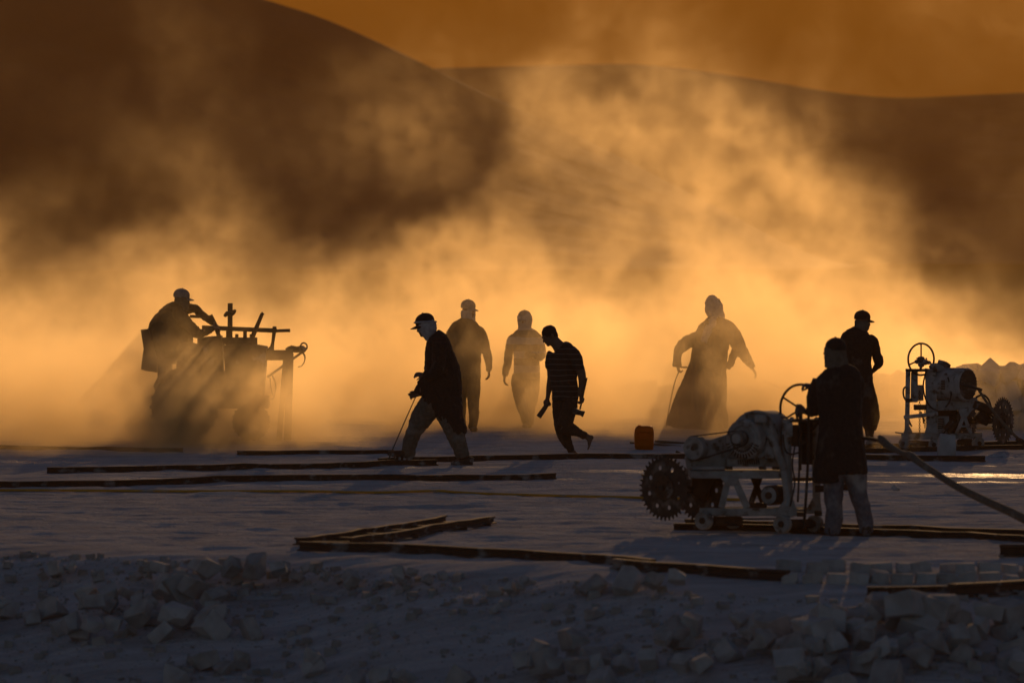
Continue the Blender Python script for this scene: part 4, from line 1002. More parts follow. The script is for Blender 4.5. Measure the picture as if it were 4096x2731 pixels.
part_plate(V, t, 'foot_plate', M_DUSTY, [(1500, 1262), (1575, 1120), (1630, 1120), (1650, 1262)], 0.04, 0.25)
part_box(V, t, 'head_plate', M_RUST, 1318, 470, 1630, 496, 0.16, 0.14)
part_box(V, t, 'back_panel', M_RUBBER, 1478, 498, 1570, 852, 0.02, 0.16)
part_box(V, t, 'slide_block', M_RUST, 1395, 520, 1475, 700, 0.06, 0.06)
part_box(V, t, 'cross_bar', M_RUST, 1380, 958, 1600, 990, 0.03, 0.12)
part_tube(V, t, 'lever_rod', M_STEEL, [(1456, 500, 9), (1458, 860, 9), (1445, 1165, 9)], dd=-0.02, smooth=2)
part_tube(V, t, 'lever_rod', M_STEEL, [(1535, 440, 11), (1528, 860, 12), (1512, 1150, 12), (1495, 1385, 13)], dd=-0.02, smooth=2)
part_tube(V, t, 'lever_rod', M_STEEL, [(1475, 440, 10), (1470, 640, 10), (1468, 900, 9)], dd=0.04, smooth=2)
for q in ((1436, 1247, 1496, 1286), (1586, 1237, 1646, 1278)):
    part_box(V, t, 'socket', M_RUST, *q, 0.04, -0.05 if q[0] < 1500 else 0.2)
part_tube(V, t, 'hose', M_RUBBER, [(1322, 600, 8), (1328, 680, 8), (1345, 740, 8), (1390, 765, 8), (1450, 752, 8)], dd=-0.10)
o, c_, a_ = steering(V, t, (1470, 388), 166, 206, 11, (28, -28, 90 + 180), -1, 0.16, M_STEEL)
bm = bmesh.new(); cyl(bm, c_, Vector((c_.x, c_.y + 0.02, V.p(1470, 500).z)), 0.018); bm_obj('steering_column', bm, M_STEEL, t)
part_plate(V, t, 'belt_guard_plate', M_DUSTY, [(700, 650), (860, 600), (960, 560), (1060, 700), (1000, 840), (830, 870), (720, 800)], 0.10, 0.22)
part_tube(V, t, 'motor_shroud', M_DUSTY, [(1150, 470, 66, 0.12), (1230, 520, 92, 0.14), (1300, 600, 110, 0.15), (1330, 700, 90, 0.14)], seg=16, smooth=3, dd=0.3)
part_box(V, t, 'control_box', M_DUSTY, 1345, 500, 1400, 620, 0.05, -0.06)
part_tube(V, t, 'hose', M_RUBBER, [(1420, 700, 7), (1400, 850, 7), (1420, 1000, 7), (1400, 1120, 7), (1380, 1200, 7)], dd=-0.08)
part_box(V, t, 'cover_plate', M_DUSTY, 1170, 700, 1300, 800, 0.02, -0.02)
part_box(V, t, 'tool_tray', M_RUST, 1040, 1170, 1180, 1212, 0.08, 0.2)
part_tube(V, t, 'lever', M_STEEL, [(1440, 480, 9), (1440, 420, 16), (1445, 396, 18), (1446, 372, 9), (1447, 352, 8)], dd=0.02, smooth=2)
for u, v in ((1395, 470), (1520, 478), (1600, 470)):
    bm = bmesh.new(); ellipsoid(bm, V.p(u, v, 0.0), XYZ, (0.022, 0.022, 0.018), 10, 7); bm_obj('grease_cap', bm, M_DUSTY, t)
bm = bmesh.new(); cyl(bm, V.p(1590, 1055, 0.24), V.p(1860, 1040, 0.34), V.m(28)); bm_obj('tow_bar', bm, M_RUST, t, angle=30)

# --- the machine standing at the right edge
V = View(3300, 1200, 0.4464, 71.8)
b0 = V.p(1050, 1345)
t = thing('stone_cutting_machine', 'stone cutter at the right with upright steering wheel, grille-ended motor and toothed blade', 'saw machine', (b0.x, b0.y, 0), 'stone cutting machines on the quarry floor')
ax = Vector((0.77, -0.64, 0)).normalized(); bk = -ax
axb = Vector((0.84, -0.54, 0)).normalized()
saw_blade(t, V.p(1590, 1082, -0.10), axb, V.m(215), M_STEEL, 36, 8, 0.0)
saw_blade(t, V.p(1262, 1085, 0.30), axb, V.m(205), M_STEEL, 36, 8, 0.2)
bm = bmesh.new(); cyl(bm, V.p(1590, 1082, -0.10), V.p(1262, 1085, 0.30), 0.035); bm_obj('saw_shaft', bm, M_STEEL, t)
mo = drum(t, 'motor', V.p(1282, 757, -0.10), bk, V.m(149), 0.52, M_DUSTY)
bm = bmesh.new(); cyl(bm, V.p(1282, 757, -0.10) + ax * 0.004, V.p(1282, 757, -0.10) - ax * 0.01, V.m(134), None, 32); bm_obj('grille', bm, M_STEEL, mo, angle=30)
for i in range(9):
    bm = bmesh.new(); off = (i - 4) / 4.6; hw = V.m(130) * math.sqrt(max(0.02, 1 - off * off)); e1 = ax.cross(Vector((0, 0, 1))).normalized()
    box3(bm, V.p(1282, 757, -0.10) + ax * 0.010 + Vector((0, 0, off * V.m(134))), (e1, ax, Vector((0, 0, 1))), (hw, 0.005, 0.005)); bm_obj('grille_bar', bm, M_RUST, mo, smooth=False)
bm = bmesh.new(); ring(bm, V.p(1060, 752, 0.12), ax, V.m(120), 0.022, 36, 8); bm_obj('motor_ring', bm, M_DUSTY, mo)
drum(t, 'gearbox', V.p(1080, 770, 0.02), bk, V.m(100), 0.20, M_DUSTY)
for i in range(6):
    part_bar(V, t, 'vent_slot', M_RUST, (1040, 722 + 15 * i), (1076, 722 + 15 * i), 4, 0.01, -0.12, bevel=0)
part_bar(V, t, 'post', M_DUSTY, (745, 625), (734, 1192), 20, 0.03, 0.0)
part_plate(V, t, 'slide_plate', M_DUSTY, [(772, 622), (832, 622), (832, 915), (768, 915)], 0.03, 0.02)
part_plate(V, t, 'slotted_post', M_DUSTY, [(898, 610), (990, 622), (1002, 900), (1002, 1190), (912, 1190), (905, 900)], 0.07, 0.02)
part_box(V, t, 'side_panel', M_DUSTY, 1000, 1040, 1110, 1190, 0.03, 0.02)
for i in range(6):
    part_bar(V, t, 'louvre', M_RUST, (1010, 1065 + 16 * i), (1064, 1062 + 16 * i), 4, 0.006, -0.02, bevel=0)
part_box(V, t, 'head_plate', M_RUST, 725, 616, 1000, 640, 0.10, 0.04)
part_box(V, t, 'foot_block', M_RUST, 722, 880, 780, 915, 0.04, 0.0)
part_box(V, t, 'slide_block', M_RUST, 796, 936, 908, 984, 0.05, 0.02)
part_bar(V, t, 'cross_bar', M_DUSTY, (706, 1050), (1012, 1016), 17, 0.03, -0.04)
part_tube(V, t, 'handle_pipe', M_STEEL, [(735, 772, 8), (708, 790, 8), (701, 825, 8), (708, 868, 8), (730, 905, 8)])
part_tube(V, t, 'lever_rod', M_STEEL, [(745, 1060, 8), (765, 1110, 8), (778, 1132, 8)], smooth=2)
part_tube(V, t, 'lever_rod', M_STEEL, [(858, 1000, 8), (880, 1060, 8), (885, 1105, 8)], smooth=2)
for u, v0, v1 in ((848, 820, 1260), (896, 980, 1170)):
    for i in range(int((v1 - v0) / 16)):
        bm = bmesh.new(); ring(bm, V.p(u, v0 + 16 * i, 0.0), Vector((0.0 if i % 2 else 1, 1.0 if i % 2 else 0.25, 0)), V.m(7.5), V.m(2.8), 10, 5)
        bm_obj('chain_link', bm, M_STEEL, t)
part_box(V, t, 'engine_block', M_RUST, 1006, 980, 1180, 1192, 0.10, 0.22)
part_tube(V, t, 'air_filter', M_RUST, [(1010, 560, 30, 0.05), (1080, 585, 34, 0.06), (1120, 600, 20, 0.05)], dd=0.2, seg=12)
part_box(V, t, 'tool_box', M_DUSTY, 775, 760, 880, 900, 0.05, 0.18)
part_tube(V, t, 'hydraulic_hose', M_RUBBER, [(905, 640, 7), (880, 760, 7), (900, 880, 7), (950, 960, 7), (1010, 990, 7)], dd=-0.06)
part_tube(V, t, 'hydraulic_hose', M_RUBBER, [(1100, 690, 7), (1130, 800, 7), (1120, 900, 7), (1080, 960, 7)], dd=-0.16)
part_plate(V, t, 'deck', M_DUSTY, [(1005, 905), (1365, 870), (1372, 940), (1330, 985), (1005, 990)], 0.20, 0.12)
part_plate(V, t, 'gusset', M_DUSTY, [(1190, 975), (1335, 965), (1262, 1062), (1225, 1062)], 0.03, -0.05)
for a, b_, w in (((1238, 1050), (1178, 1196), 16), ((1252, 1050), (1306, 1196), 16), ((1220, 1130), (1290, 1130), 8)):
    part_bar(V, t, 'strut', M_DUSTY, a, b_, w, 0.022, -0.05)
part_tube(V, t, 'small_motor', M_RUST, [(1090, 1175, 44, 0.06), (1140, 1120, 46, 0.06), (1165, 1090, 40, 0.06)], dd=-0.02, smooth=1, seg=16)
part_bar(V, t, 'crank_rod', M_STEEL, (1020, 1240), (1150, 1090), 6, None, -0.10)
part_tube(V, t, 'blade_arm', M_RUST, [(1330, 930, 40, 0.06), (1410, 960, 44, 0.06), (1490, 1000, 40, 0.05), (1560, 1060, 30, 0.05)], dd=0.05, seg=12)
part_tube(V, t, 'gear_cluster', M_RUST, [(1370, 1010, 52, 0.07), (1420, 1060, 58, 0.08), (1470, 1090, 44, 0.07)], dd=0.08, seg=10, smooth=1)
part_tube(V, t, 'hydraulic_hose', M_RUBBER, [(1350, 870, 9), (1420, 850, 9), (1470, 900, 9), (1490, 980, 9)], dd=0.0)
part_box(V, t, 'chassis_beam', M_DUSTY, 682, 1195, 1180, 1246, 0.03, -0.02)
part_box(V, t, 'chassis_beam', M_DUSTY, 1165, 1192, 1405, 1240, 0.03, 0.02)
part_box(V, t, 'chassis_beam', M_RUST, 760, 1186, 1405, 1226, 0.03, 0.36)
part_plate(V, t, 'foot_plate', M_DUSTY, [(700, 1195), (730, 1130), (760, 1130), (790, 1195)], 0.04, -0.02)
part_plate(V, t, 'foot_plate', M_DUSTY, [(890, 1195), (915, 1120), (1000, 1120), (1020, 1195)], 0.04, -0.04)
part_bar(V, t, 'step_bar', M_RUST, (628, 1184), (700, 1194), 6, 0.03, -0.02)
for u, v, R, dd in ((708, 1280, 46, -0.04), (985, 1294, 56, -0.08), (1372, 1282, 56, 0.0), (815, 1286, 38, 0.25), (866, 1290, 34, 0.25), (1212, 1282, 34, 0.30)):
    cart_wheel(t, V.p(u, v, dd), Vector((-0.45, -0.89, 0)) if u < 1200 else Vector((0.5, -0.86, 0)), V.m(R))
bm = bmesh.new(); cyl(bm, V.p(1190, 1270, 0.10), V.p(1340, 1272, 0.02), V.m(22)); bm_obj('axle', bm, M_RUST, t, angle=30)
bm = bmesh.new(); cyl(bm, V.p(720, 1275, 0.0), V.p(960, 1285, 0.02), V.m(22)); bm_obj('axle', bm, M_RUST, t, angle=30)
o, c_, a_ = steering(V, t, (861, 530), 121, 142, 9, (90, 200, -20), 1, 0.02, M_STEEL)
part_tube(V, t, 'steering_column', M_STEEL, [(860, 530, 12), (858, 640, 12)], dd=0.03, smooth=1)
for u, v, r_ in ((826, 552, 26), (895, 556, 34), (930, 560, 22), (862, 580, 30), (960, 598, 30)):
    bm = bmesh.new(); ellipsoid(bm, V.p(u, v, 0.03), XYZ, (V.m(r_), V.m(r_), V.m(r_ * 0.8)), 12, 8); bm_obj('bearing_cap', bm, M_DUSTY, t)
for u, v in ((826, 530), (908, 532)):
    part_bar(V, t, 'bolt', M_STEEL, (u, v), (u, v - 14), 7, None, 0.03, bevel=0)
part_plate(V, t, 'cover_plate', M_DUSTY, [(950, 570), (1010, 565), (1070, 600), (1060, 640), (950, 640)], 0.16, 0.10)

# --- the machine the driver sits on, half swallowed by the dust
V = View(500, 1100, 0.4464, 75.5)
b0 = V.p(800, 1470)
t = thing('stone_cutting_machine', 'tractor-like cutting machine with driver seat, levers and boom, half hidden in dust', 'saw machine', (b0.x, b0.y, 0), 'stone cutting machines on the quarry floor')
part_box(V, t, 'seat', M_RUST, 250, 745, 470, 790, 0.24, 0.0)
part_box(V, t, 'seat_post', M_RUST, 295, 790, 420, 930, 0.10, 0.0)
part_plate(V, t, 'seat_back', M_RUST, [(150, 500), (215, 490), (290, 760), (250, 780)], 0.36, 0.0)
part_tube(V, t, 'engine_block', M_RUST, [(905, 860, 235, 0.28), (1090, 850, 240, 0.30), (1260, 860, 225, 0.28)], seg=20, smooth=2, power=5.0)
part_box(V, t, 'engine_hood', M_RUST, 960, 655, 1270, 700, 0.24, 0.0)
part_box(V, t, 'fuel_tank', M_RUST, 655, 700, 880, 1000, 0.22, 0.10)
part_bar(V, t, 'boom', M_RUST, (690, 470), (1360, 498), 20, 0.03, 0.0)
part_tube(V, t, 'boom_grip', M_WOOD, [(1358, 500, 14), (1480, 496, 15)], smooth=1)
part_bar(V, t, 'upright', M_RUST, (943, 252), (940, 670), 22, 0.03, 0.02)
part_tube(V, t, 'rag', M_BROWN, [(890, 372, 12), (915, 345, 22), (950, 350, 24), (980, 325, 18), (990, 310, 8)], dd=-0.03, smooth=2)
part_tube(V, t, 'lever', M_RUST, [(1240, 340, 16), (1228, 350, 16), (1140, 560, 22), (1120, 640, 24)], dd=-0.04, smooth=1)
part_bar(V, t, 'handle_bar', M_RUST, (580, 370), (772, 375), 14, 0.02, 0.05)
part_bar(V, t, 'handle_bar', M_RUST, (770, 355), (832, 480), 13, 0.02, 0.05)
part_bar(V, t, 'handle_bar', M_RUST, (800, 440), (880, 640), 18, 0.02, 0.05)
part_box(V, t, 'tool_board', M_WOOD, 850, 558, 1186, 622, 0.02, -0.05)
for u, a, b_, w in ((1002, 528, 680, 15), (1075, 505, 650, 17), (1135, 528, 640, 18), (925, 500, 660, 20)):
    part_bar(V, t, 'peg', M_RUST, (u, a), (u, b_), w, 0.02, 0.0)
part_tube(V, t, 'boom_stand', M_RUST, [(1340, 460, 18), (1338, 500, 18), (1325, 600, 14), (1318, 640, 18), (1300, 690, 40)], smooth=1)
part_box(V, t, 'side_arm', M_RUST, 1250, 672, 1505, 762, 0.08, 0.0)
part_tube(V, t, 'arm_joint', M_RUST, [(1440, 670, 14), (1490, 660, 30), (1540, 668, 28), (1590, 660, 30), (1620, 680, 18)], smooth=2)
bm = bmesh.new(); ring(bm, V.p(1602, 642, -0.02), Vector((0.5, -0.86, 0)), V.m(34), V.m(7), 24, 8); bm_obj('pulley', bm, M_STEEL, t)
part_bar(V, t, 'strut', M_RUST, (1275, 915), (1600, 682), 11, None, -0.10)
part_bar(V, t, 'leg', M_RUST, (1440, 760), (1380, 1474), 24, 0.04, 0.06)
part_bar(V, t, 'leg', M_RUST, (1478, 700), (1458, 1474), 32, 0.05, -0.02)
part_tube(V, t, 'hose', M_RUBBER, [(1320, 900, 6), (1345, 960, 6), (1350, 1020, 6), (1330, 1100, 6), (1300, 1110, 6)], dd=-0.1)
part_tube(V, t, 'hose', M_RUBBER, [(1300, 920, 5), (1305, 1000, 5), (1328, 1080, 5)], dd=-0.1)
part_tube(V, t, 'dangling_cord', M_RUBBER, [(1590, 690, 9), (1612, 730, 7), (1605, 780, 5), (1580, 815, 4), (1550, 822, 4)], dd=-0.03)
for a, b_ in (((612, 740), (660, 775)), ((660, 745), (610, 775)), ((605, 800), (665, 802)), ((608, 845), (650, 890))):
    part_bar(V, t, 'lattice_bar', M_RUST, a, b_, 9, None, 0.05)
part_box(V, t, 'chassis_beam', M_RUST, 330, 1080, 1290, 1190, 0.26, 0.0)
part_plate(V, t, 'side_panel', M_RUST, [(455, 715), (560, 690), (604, 730), (600, 1010), (470, 1010)], 0.30, 0.05)
part_plate(V, t, 'cowl', M_RUST, [(648, 560), (860, 545), (872, 620), (868, 760), (875, 860), (868, 1090), (650, 1090), (646, 700)], 0.40, 0.05)
part_plate(V, t, 'mudguard', M_RUST, [(250, 1000), (300, 900), (420, 850), (600, 850), (720, 900), (790, 990), (760, 1010), (690, 930), (590, 890), (440, 890), (330, 940), (280, 1020)], 1.0, 0.0)
part_tube(V, t, 'gear_housing', M_RUST, [(430, 1000, 110, 0.20), (560, 1000, 130, 0.22), (760, 990, 120, 0.22), (920, 980, 130, 0.24)], seg=14, smooth=2, power=3.5)
part_box(V, t, 'foot_board', M_RUST, 560, 1020, 900, 1045, 0.30, 0.0)
for u, v, R, dd in ((535, 1180, 292, -0.44), (535, 1180, 292, 0.44), (1130, 1312, 162, -0.40), (1130, 1312, 162, 0.40)):
    c = V.p(u, v, dd); a = Vector((0, -1, 0)) if dd < 0 else Vector((0, 1, 0))
    bm = bmesh.new(); ring(bm, c, a, V.m(R * 0.78), V.m(R * 0.24), 36, 12, 1.3); w_ = bm_obj('wheel', bm, M_RUBBER, t)
    bm = bmesh.new(); cyl(bm, c - a * 0.04, c + a * 0.04, V.m(R * 0.62), None, 28); bm_obj('rim', bm, M_RUST, w_, angle=30)
    for i in range(22):                                  # tread lugs
        th_ = 2 * math.pi * i / 22; d = Vector((math.cos(th_), 0, math.sin(th_)))
        bm = bmesh.new(); box3(bm, c + d * V.m(R * 1.0), (d, Vector((0, 1, 0)), d.cross(Vector((0, 1, 0)))), (V.m(R * 0.06), V.m(R * 0.24), V.m(R * 0.045))); bm_obj('tread_lug', bm, M_RUBBER, w_, smooth=False)
tag(part_plate(V, None, 'sack', M_BROWN, [(140, 490), (205, 482), (292, 770), (285, 872), (240, 866), (190, 860), (142, 845), (166, 660)], 0.10, -0.20), 'dark sack hanging over the back of the tractor-like machine seat', 'sack')
# ------------------------------------------------------------------ rails, hoses, the can, planks
K = 4096 / 2352
def gp(x, y): return ground_at(x * K, y * K)
PROFILE = [(-0.042, 0), (0.042, 0), (0.042, 0.010), (0.010, 0.018), (0.010, 0.048), (0.026, 0.054), (0.026, 0.070), (-0.026, 0.070), (-0.026, 0.054), (-0.010, 0.048), (-0.010, 0.018), (-0.042, 0.010)]
def rail_mesh(bm, pts, s=1.0, lift=0.0):
    """rolled rail laid over ground points"""
    P = []
    for a, b_ in zip(pts[:-1], pts[1:]):
        n = max(1, int((b_ - a).length / 0.35))
        P += [a + (b_ - a) * (i / n) for i in range(n)]
    P.append(pts[-1])
    zs = [float(ground_z(p.x, p.y)) for p in P]
    zs = [max(z, sum(zs[max(0, i - 2):i + 3]) / len(zs[max(0, i - 2):i + 3])) for i, z in enumerate(zs)]
    rows = []
    for i, p in enumerate(P):
        T_ = (P[min(i + 1, len(P) - 1)] - P[max(i - 1, 0)]); T_.z = 0; T_.normalize(); R_ = Vector((T_.y, -T_.x, 0))
        rows.append([bm.verts.new(Vector((p.x, p.y, zs[i] - 0.006 + lift)) + R_ * (u * s) + Vector((0, 0, v * s))) for u, v in PROFILE])
    n = len(PROFILE)
    for a, b_ in zip(rows[:-1], rows[1:]):
        for j in range(n): bm.faces.new((a[j], a[(j + 1) % n], b_[(j + 1) % n], b_[j]))
    bm.faces.new(rows[0]); bm.faces.new(list(reversed(rows[-1])))
def rail(px, label, s=1.0, group='loose rails on the quarry floor'):
    bm = bmesh.new(); rail_mesh(bm, [gp(*p) for p in px], s)
    return tag(bm_obj('rail', bm, M_RUST, angle=30), label, 'rail', group)
rail([(108, 1087), (560, 1079), (1002, 1069)], 'long dark rail running left from the striding man\'s front foot')
rail([(870, 1066), (1110, 1058), (1330, 1053), (1600, 1053)], 'dark rail from the striding man\'s feet past the barefoot man to the nearest saw', 1.0)
rail([(1960, 1055), (2262, 1060)], 'dark rail on the ground in front of the right saw machine')
rail([(-140, 1124), (0, 1119), (500, 1107), (900, 1102), (1276, 1099)], 'long thick dark rail below the striding man, its square end mid-floor', 1.0)
rail([(-160, 1031), (0, 1031), (250, 1034), (420, 1038)], 'thin hazy rail at the left edge, under the tractor-like machine\'s shadow', 0.8)
rail([(545, 1044), (720, 1043), (905, 1042)], 'hazy rail behind the striding man\'s front foot', 0.8)
t = thing('track_section', 'short two-rail track section lying slantwise, joined by cross ties', 'track', tuple(gp(900, 1230)))
A0, A1, B0, B1 = gp(682, 1256), gp(1022, 1203), gp(805, 1256), gp(1132, 1206)
for a, b_ in ((A0, A1), (B0, B1)):
    bm = bmesh.new(); rail_mesh(bm, [a, b_], 0.95, 0.02); bm_obj('rail', bm, M_RUST, t, angle=30)
for i in range(6):
    f = 0.06 + 0.175 * i; a, b_ = A0.lerp(A1, f), B0.lerp(B1, f); d = (b_ - a).normalized(); n_ = Vector((d.y, -d.x, 0))
    bm = bmesh.new(); box3(bm, (a + b_) / 2 + Vector((0, 0, 0.018)), (d, n_, Vector((0, 0, 1))), ((b_ - a).length / 2 + 0.06, 0.04, 0.018)); bm_obj('cross_tie', bm, M_RUST, t, smooth=False)
rail([(690, 1263), (900, 1268), (1200, 1284), (1500, 1308)], 'thick dark rail along the edge, meeting the slanting track section', 1.15)
rail([(1410, 1306), (1600, 1318), (1810, 1334)], 'dark rail continuing the edge rail to the right, half on loose blocks', 1.2)
t = thing('track_section', 'rusty two-rail track under the nearest saw machine and its operator', 'track', tuple(gp(1900, 1225)))
A = [gp(1548, 1217), gp(1800, 1222), gp(2100, 1234), gp(2352, 1245), gp(2480, 1250)]; B = [gp(1575, 1207), gp(1820, 1213), gp(2100, 1222), gp(2352, 1231), gp(2480, 1236)]
for ln in (A, B):
    bm = bmesh.new(); rail_mesh(bm, ln, 1.2, -0.018); bm_obj('rail', bm, M_RUST, t, angle=30)
rail([(2186, 1372), (2270, 1368), (2440, 1360)], 'thick dark rail behind the right-hand block heap', 1.5)
rail([(1992, 1368), (2080, 1364), (2186, 1362)], 'thin rail end sticking out left of the right-hand block heap', 0.9)
rail([(2298, 1279), (2450, 1278)], 'stub of dark rail at the right edge below the operator\'s track', 1.5)
rail([(1980, 1041), (2180, 1036), (2420, 1029)], 'rail under the wheels of the right saw machine', 0.9)
rail([(1980, 1030), (2180, 1026), (2420, 1020)], 'rail behind the wheels of the right saw machine', 0.9)

M_YEL = mat_rough('yellow_hose', (0.62, 0.27, 0.02), (0.75, 0.34, 0.03), 0.6, 8, 0.2, 0.003, c3=(0.4, 0.36, 0.3), spots=0.66)
bm = bmesh.new()
pts = [gp(x, y) for x, y in ((-120, 1130), (0, 1129), (200, 1130), (420, 1131), (700, 1132), (860, 1134), (1000, 1131), (1040, 1133), (1120, 1137), (1300, 1142), (1470, 1146), (1700, 1152))]
tube3(bm, [(p + Vector((0, 0, 0.014)), 0.014, 0.014) for p in pts], ref=Vector((0, 0.02, 1)), seg=8, smooth=6)
tag(bm_obj('hose', bm, M_YEL), 'thin yellow hose lying straight across the white floor', 'hose')

# power cable from the nearest machine, wrapped in cloth
t = thing('power_cable', 'thick cloth-wrapped cable running from behind the operator down to the lower right', 'cable', at(3470, 1760, 50.9))
def cab(name, mat, q, **kw):
    bm = bmesh.new(); tube3(bm, [(at(x * K, y * K, Y), 0.66 * w * K * Y / FPX, 0.66 * w * K * Y / FPX) for x, y, Y, w in q], ref=VIEW, seg=12, smooth=6, **kw); return bm_obj(name, bm, mat, t)
cab('cable', M_RUBBER, [(1900, 1000, 51.1, 5), (1985, 1006, 50.9, 6), (2030, 1015, 50.6, 7), (2065, 1035, 50.2, 7)])
w0 = cab('wrapping', M_KHAKI, [(2018, 1000, 50.68, 5), (2026, 1010, 50.65, 14), (2045, 1026, 50.4, 13), (2072, 1040, 50.1, 9), (2092, 1046, 49.9, 13), (2112, 1062, 49.7, 12), (2150, 1087, 49.4, 12), (2200, 1118, 49.0, 13), (2260, 1148, 48.6, 14), (2320, 1175, 48.2, 15), (2370, 1200, 47.9, 16), (2460, 1245, 47.3, 17)])

# feed cable of the right machine
t = thing('power_cable', 'pale cable slanting down from the right machine\'s motor to the right edge', 'cable', at(3860, 1560, 71.5))
V = View(3300, 1200, 0.4464, 71.4)
bm = bmesh.new(); V.tube(bm, [(1370, 790, 11), (1400, 840, 12), (1460, 930, 12), (1540, 1035, 13), (1640, 1150, 13), (1720, 1230, 13), (1800, 1290, 15), (1900, 1345, 15)], dd=-0.1, smooth=5, seg=10); bm_obj('cable', bm, M_KHAKI, t)
bm = bmesh.new(); V.tube(bm, [(1230, 762, 10), (1300, 775, 11), (1370, 795, 14), (1408, 806, 12)], dd=-0.15, smooth=4, seg=10); bm_obj('plug', bm, M_RUBBER, t)
bm = bmesh.new(); V.tube(bm, [(1712, 1240, 17), (1760, 1262, 22), (1800, 1292, 19)], dd=-0.1, smooth=3, seg=10); bm_obj('wrapping', bm, M_BROWN, t)

# orange plastic can, the low sun shining through it
m, nt, b = mat_new('orange_plastic'); N, L = nt.nodes.new, nt.links.new
b.inputs['Base Color'].default_value = (0.60, 0.24, 0.03, 1); b.inputs['Roughness'].default_value = 0.4
tr = N('ShaderNodeBsdfTranslucent'); tr.inputs['Color'].default_value = (0.95, 0.45, 0.06, 1)
ms = N('ShaderNodeMixShader'); ms.inputs[0].default_value = 0.75
L(b.outputs[0], ms.inputs[1]); L(tr.outputs[0], ms.inputs[2]); L(ms.outputs[0], nt.nodes['Material Output'].inputs['Surface'])
M_CAN = m
V = View(2500, 1450, 0.4783, 71.9)
t = thing('jerrycan', 'dented orange plastic can standing on the floor left of the nearest saw', 'can', V.p(160, 730))
bm = bmesh.new(); V.tube(bm, [(160, 731, 64, 0.10), (160, 722, 74, 0.12), (160, 690, 80, 0.13), (159, 640, 82, 0.132), (160, 590, 82, 0.132), (161, 555, 77, 0.125), (161, 538, 69, 0.11), (161, 530, 56, 0.09)], seg=28, power=3.2, smooth=3); can = bm_obj('can_body', bm, M_CAN, t, angle=60)
bm = bmesh.new(); V.tube(bm, [(120, 531, 13), (120, 522, 13)], smooth=1, seg=14); bm_obj('screw_cap', bm, M_CAN, t, angle=40)
for v in (580, 640, 695):
    bm = bmesh.new(); V.tube(bm, [(160, v - 5, 79, 0.130), (160, v, 83.5, 0.136), (160, v + 5, 79, 0.130)], seg=28, power=3.2, smooth=1); bm_obj('rib', bm, M_CAN, t, angle=60)

for i, (a, b_, w, Y, txt) in enumerate((((40, 668), (470, 700), 7, 73.4, 'long thin plank on the ground behind the orange can'), ((250, 656), (520, 676), 9, 74.2, 'thick plank lying across the thin one right of the orange can'), ((320, 706), (440, 716), 5, 72.8, 'short broken plank piece nearest the orange can'))):
    V = View(2500, 1450, 0.4783, Y); bm = bmesh.new(); V.bar(bm, a, b_, w, 0.06)
    tag(bm_obj('plank', bm, M_WOOD, bevel=0.004), txt, 'plank', 'planks beside the can')
V = View(2500, 1450, 0.4783, 70.9)
bm = bmesh.new(); V.tube(bm, [(425, 742, 12), (450, 752, 9), (480, 768, 9)], smooth=2)
tag(bm_obj('pipe_stub', bm, M_WOOD), 'short pale pipe stub on the ground beside the nearest saw\'s blade', 'pipe')

# ------------------------------------------------------------------ limestone blocks
m, nt, b = mat_new('white_limestone'); N, L = nt.nodes.new, nt.links.new
tc = N('ShaderNodeTexCoord'); oi = N('ShaderNodeObjectInfo')
no = N('ShaderNodeTexNoise'); no.inputs['Scale'].default_value = 6; no.inputs['Detail'].default_value = 8; L(tc.outputs['Object'], no.inputs['Vector'])
ad = N('ShaderNodeMath'); ad.operation = 'MULTIPLY_ADD'; L(oi.outputs['Random'], ad.inputs[0]); ad.inputs[1].default_value = 0.30; L(no.outputs['Fac'], ad.inputs[2])
cr = N('ShaderNodeValToRGB'); cr.color_ramp.elements[0].position, cr.color_ramp.elements[0].color = 0.36, (0.26, 0.24, 0.22, 1); cr.color_ramp.elements[1].position, cr.color_ramp.elements[1].color = 0.85, (0.50, 0.48, 0.46, 1)
L(ad.outputs[0], cr.inputs['Fac']); L(cr.outputs[0], b.inputs['Base Color']); b.inputs['Roughness'].default_value = 0.95; b.inputs['Specular IOR Level'].default_value = 0.1
bp = N('ShaderNodeBump'); bp.inputs['Strength'].default_value = 0.5; bp.inputs['Distance'].default_value = 0.012
n2 = N('ShaderNodeTexNoise'); n2.inputs['Scale'].default_value = 25; n2.inputs['Detail'].default_value = 6; L(tc.outputs['Object'], n2.inputs['Vector']); L(n2.outputs['Fac'], bp.inputs['Height']); L(bp.outputs[0], b.inputs['Normal'])
M_STONE = m
rb = random.Random(5)
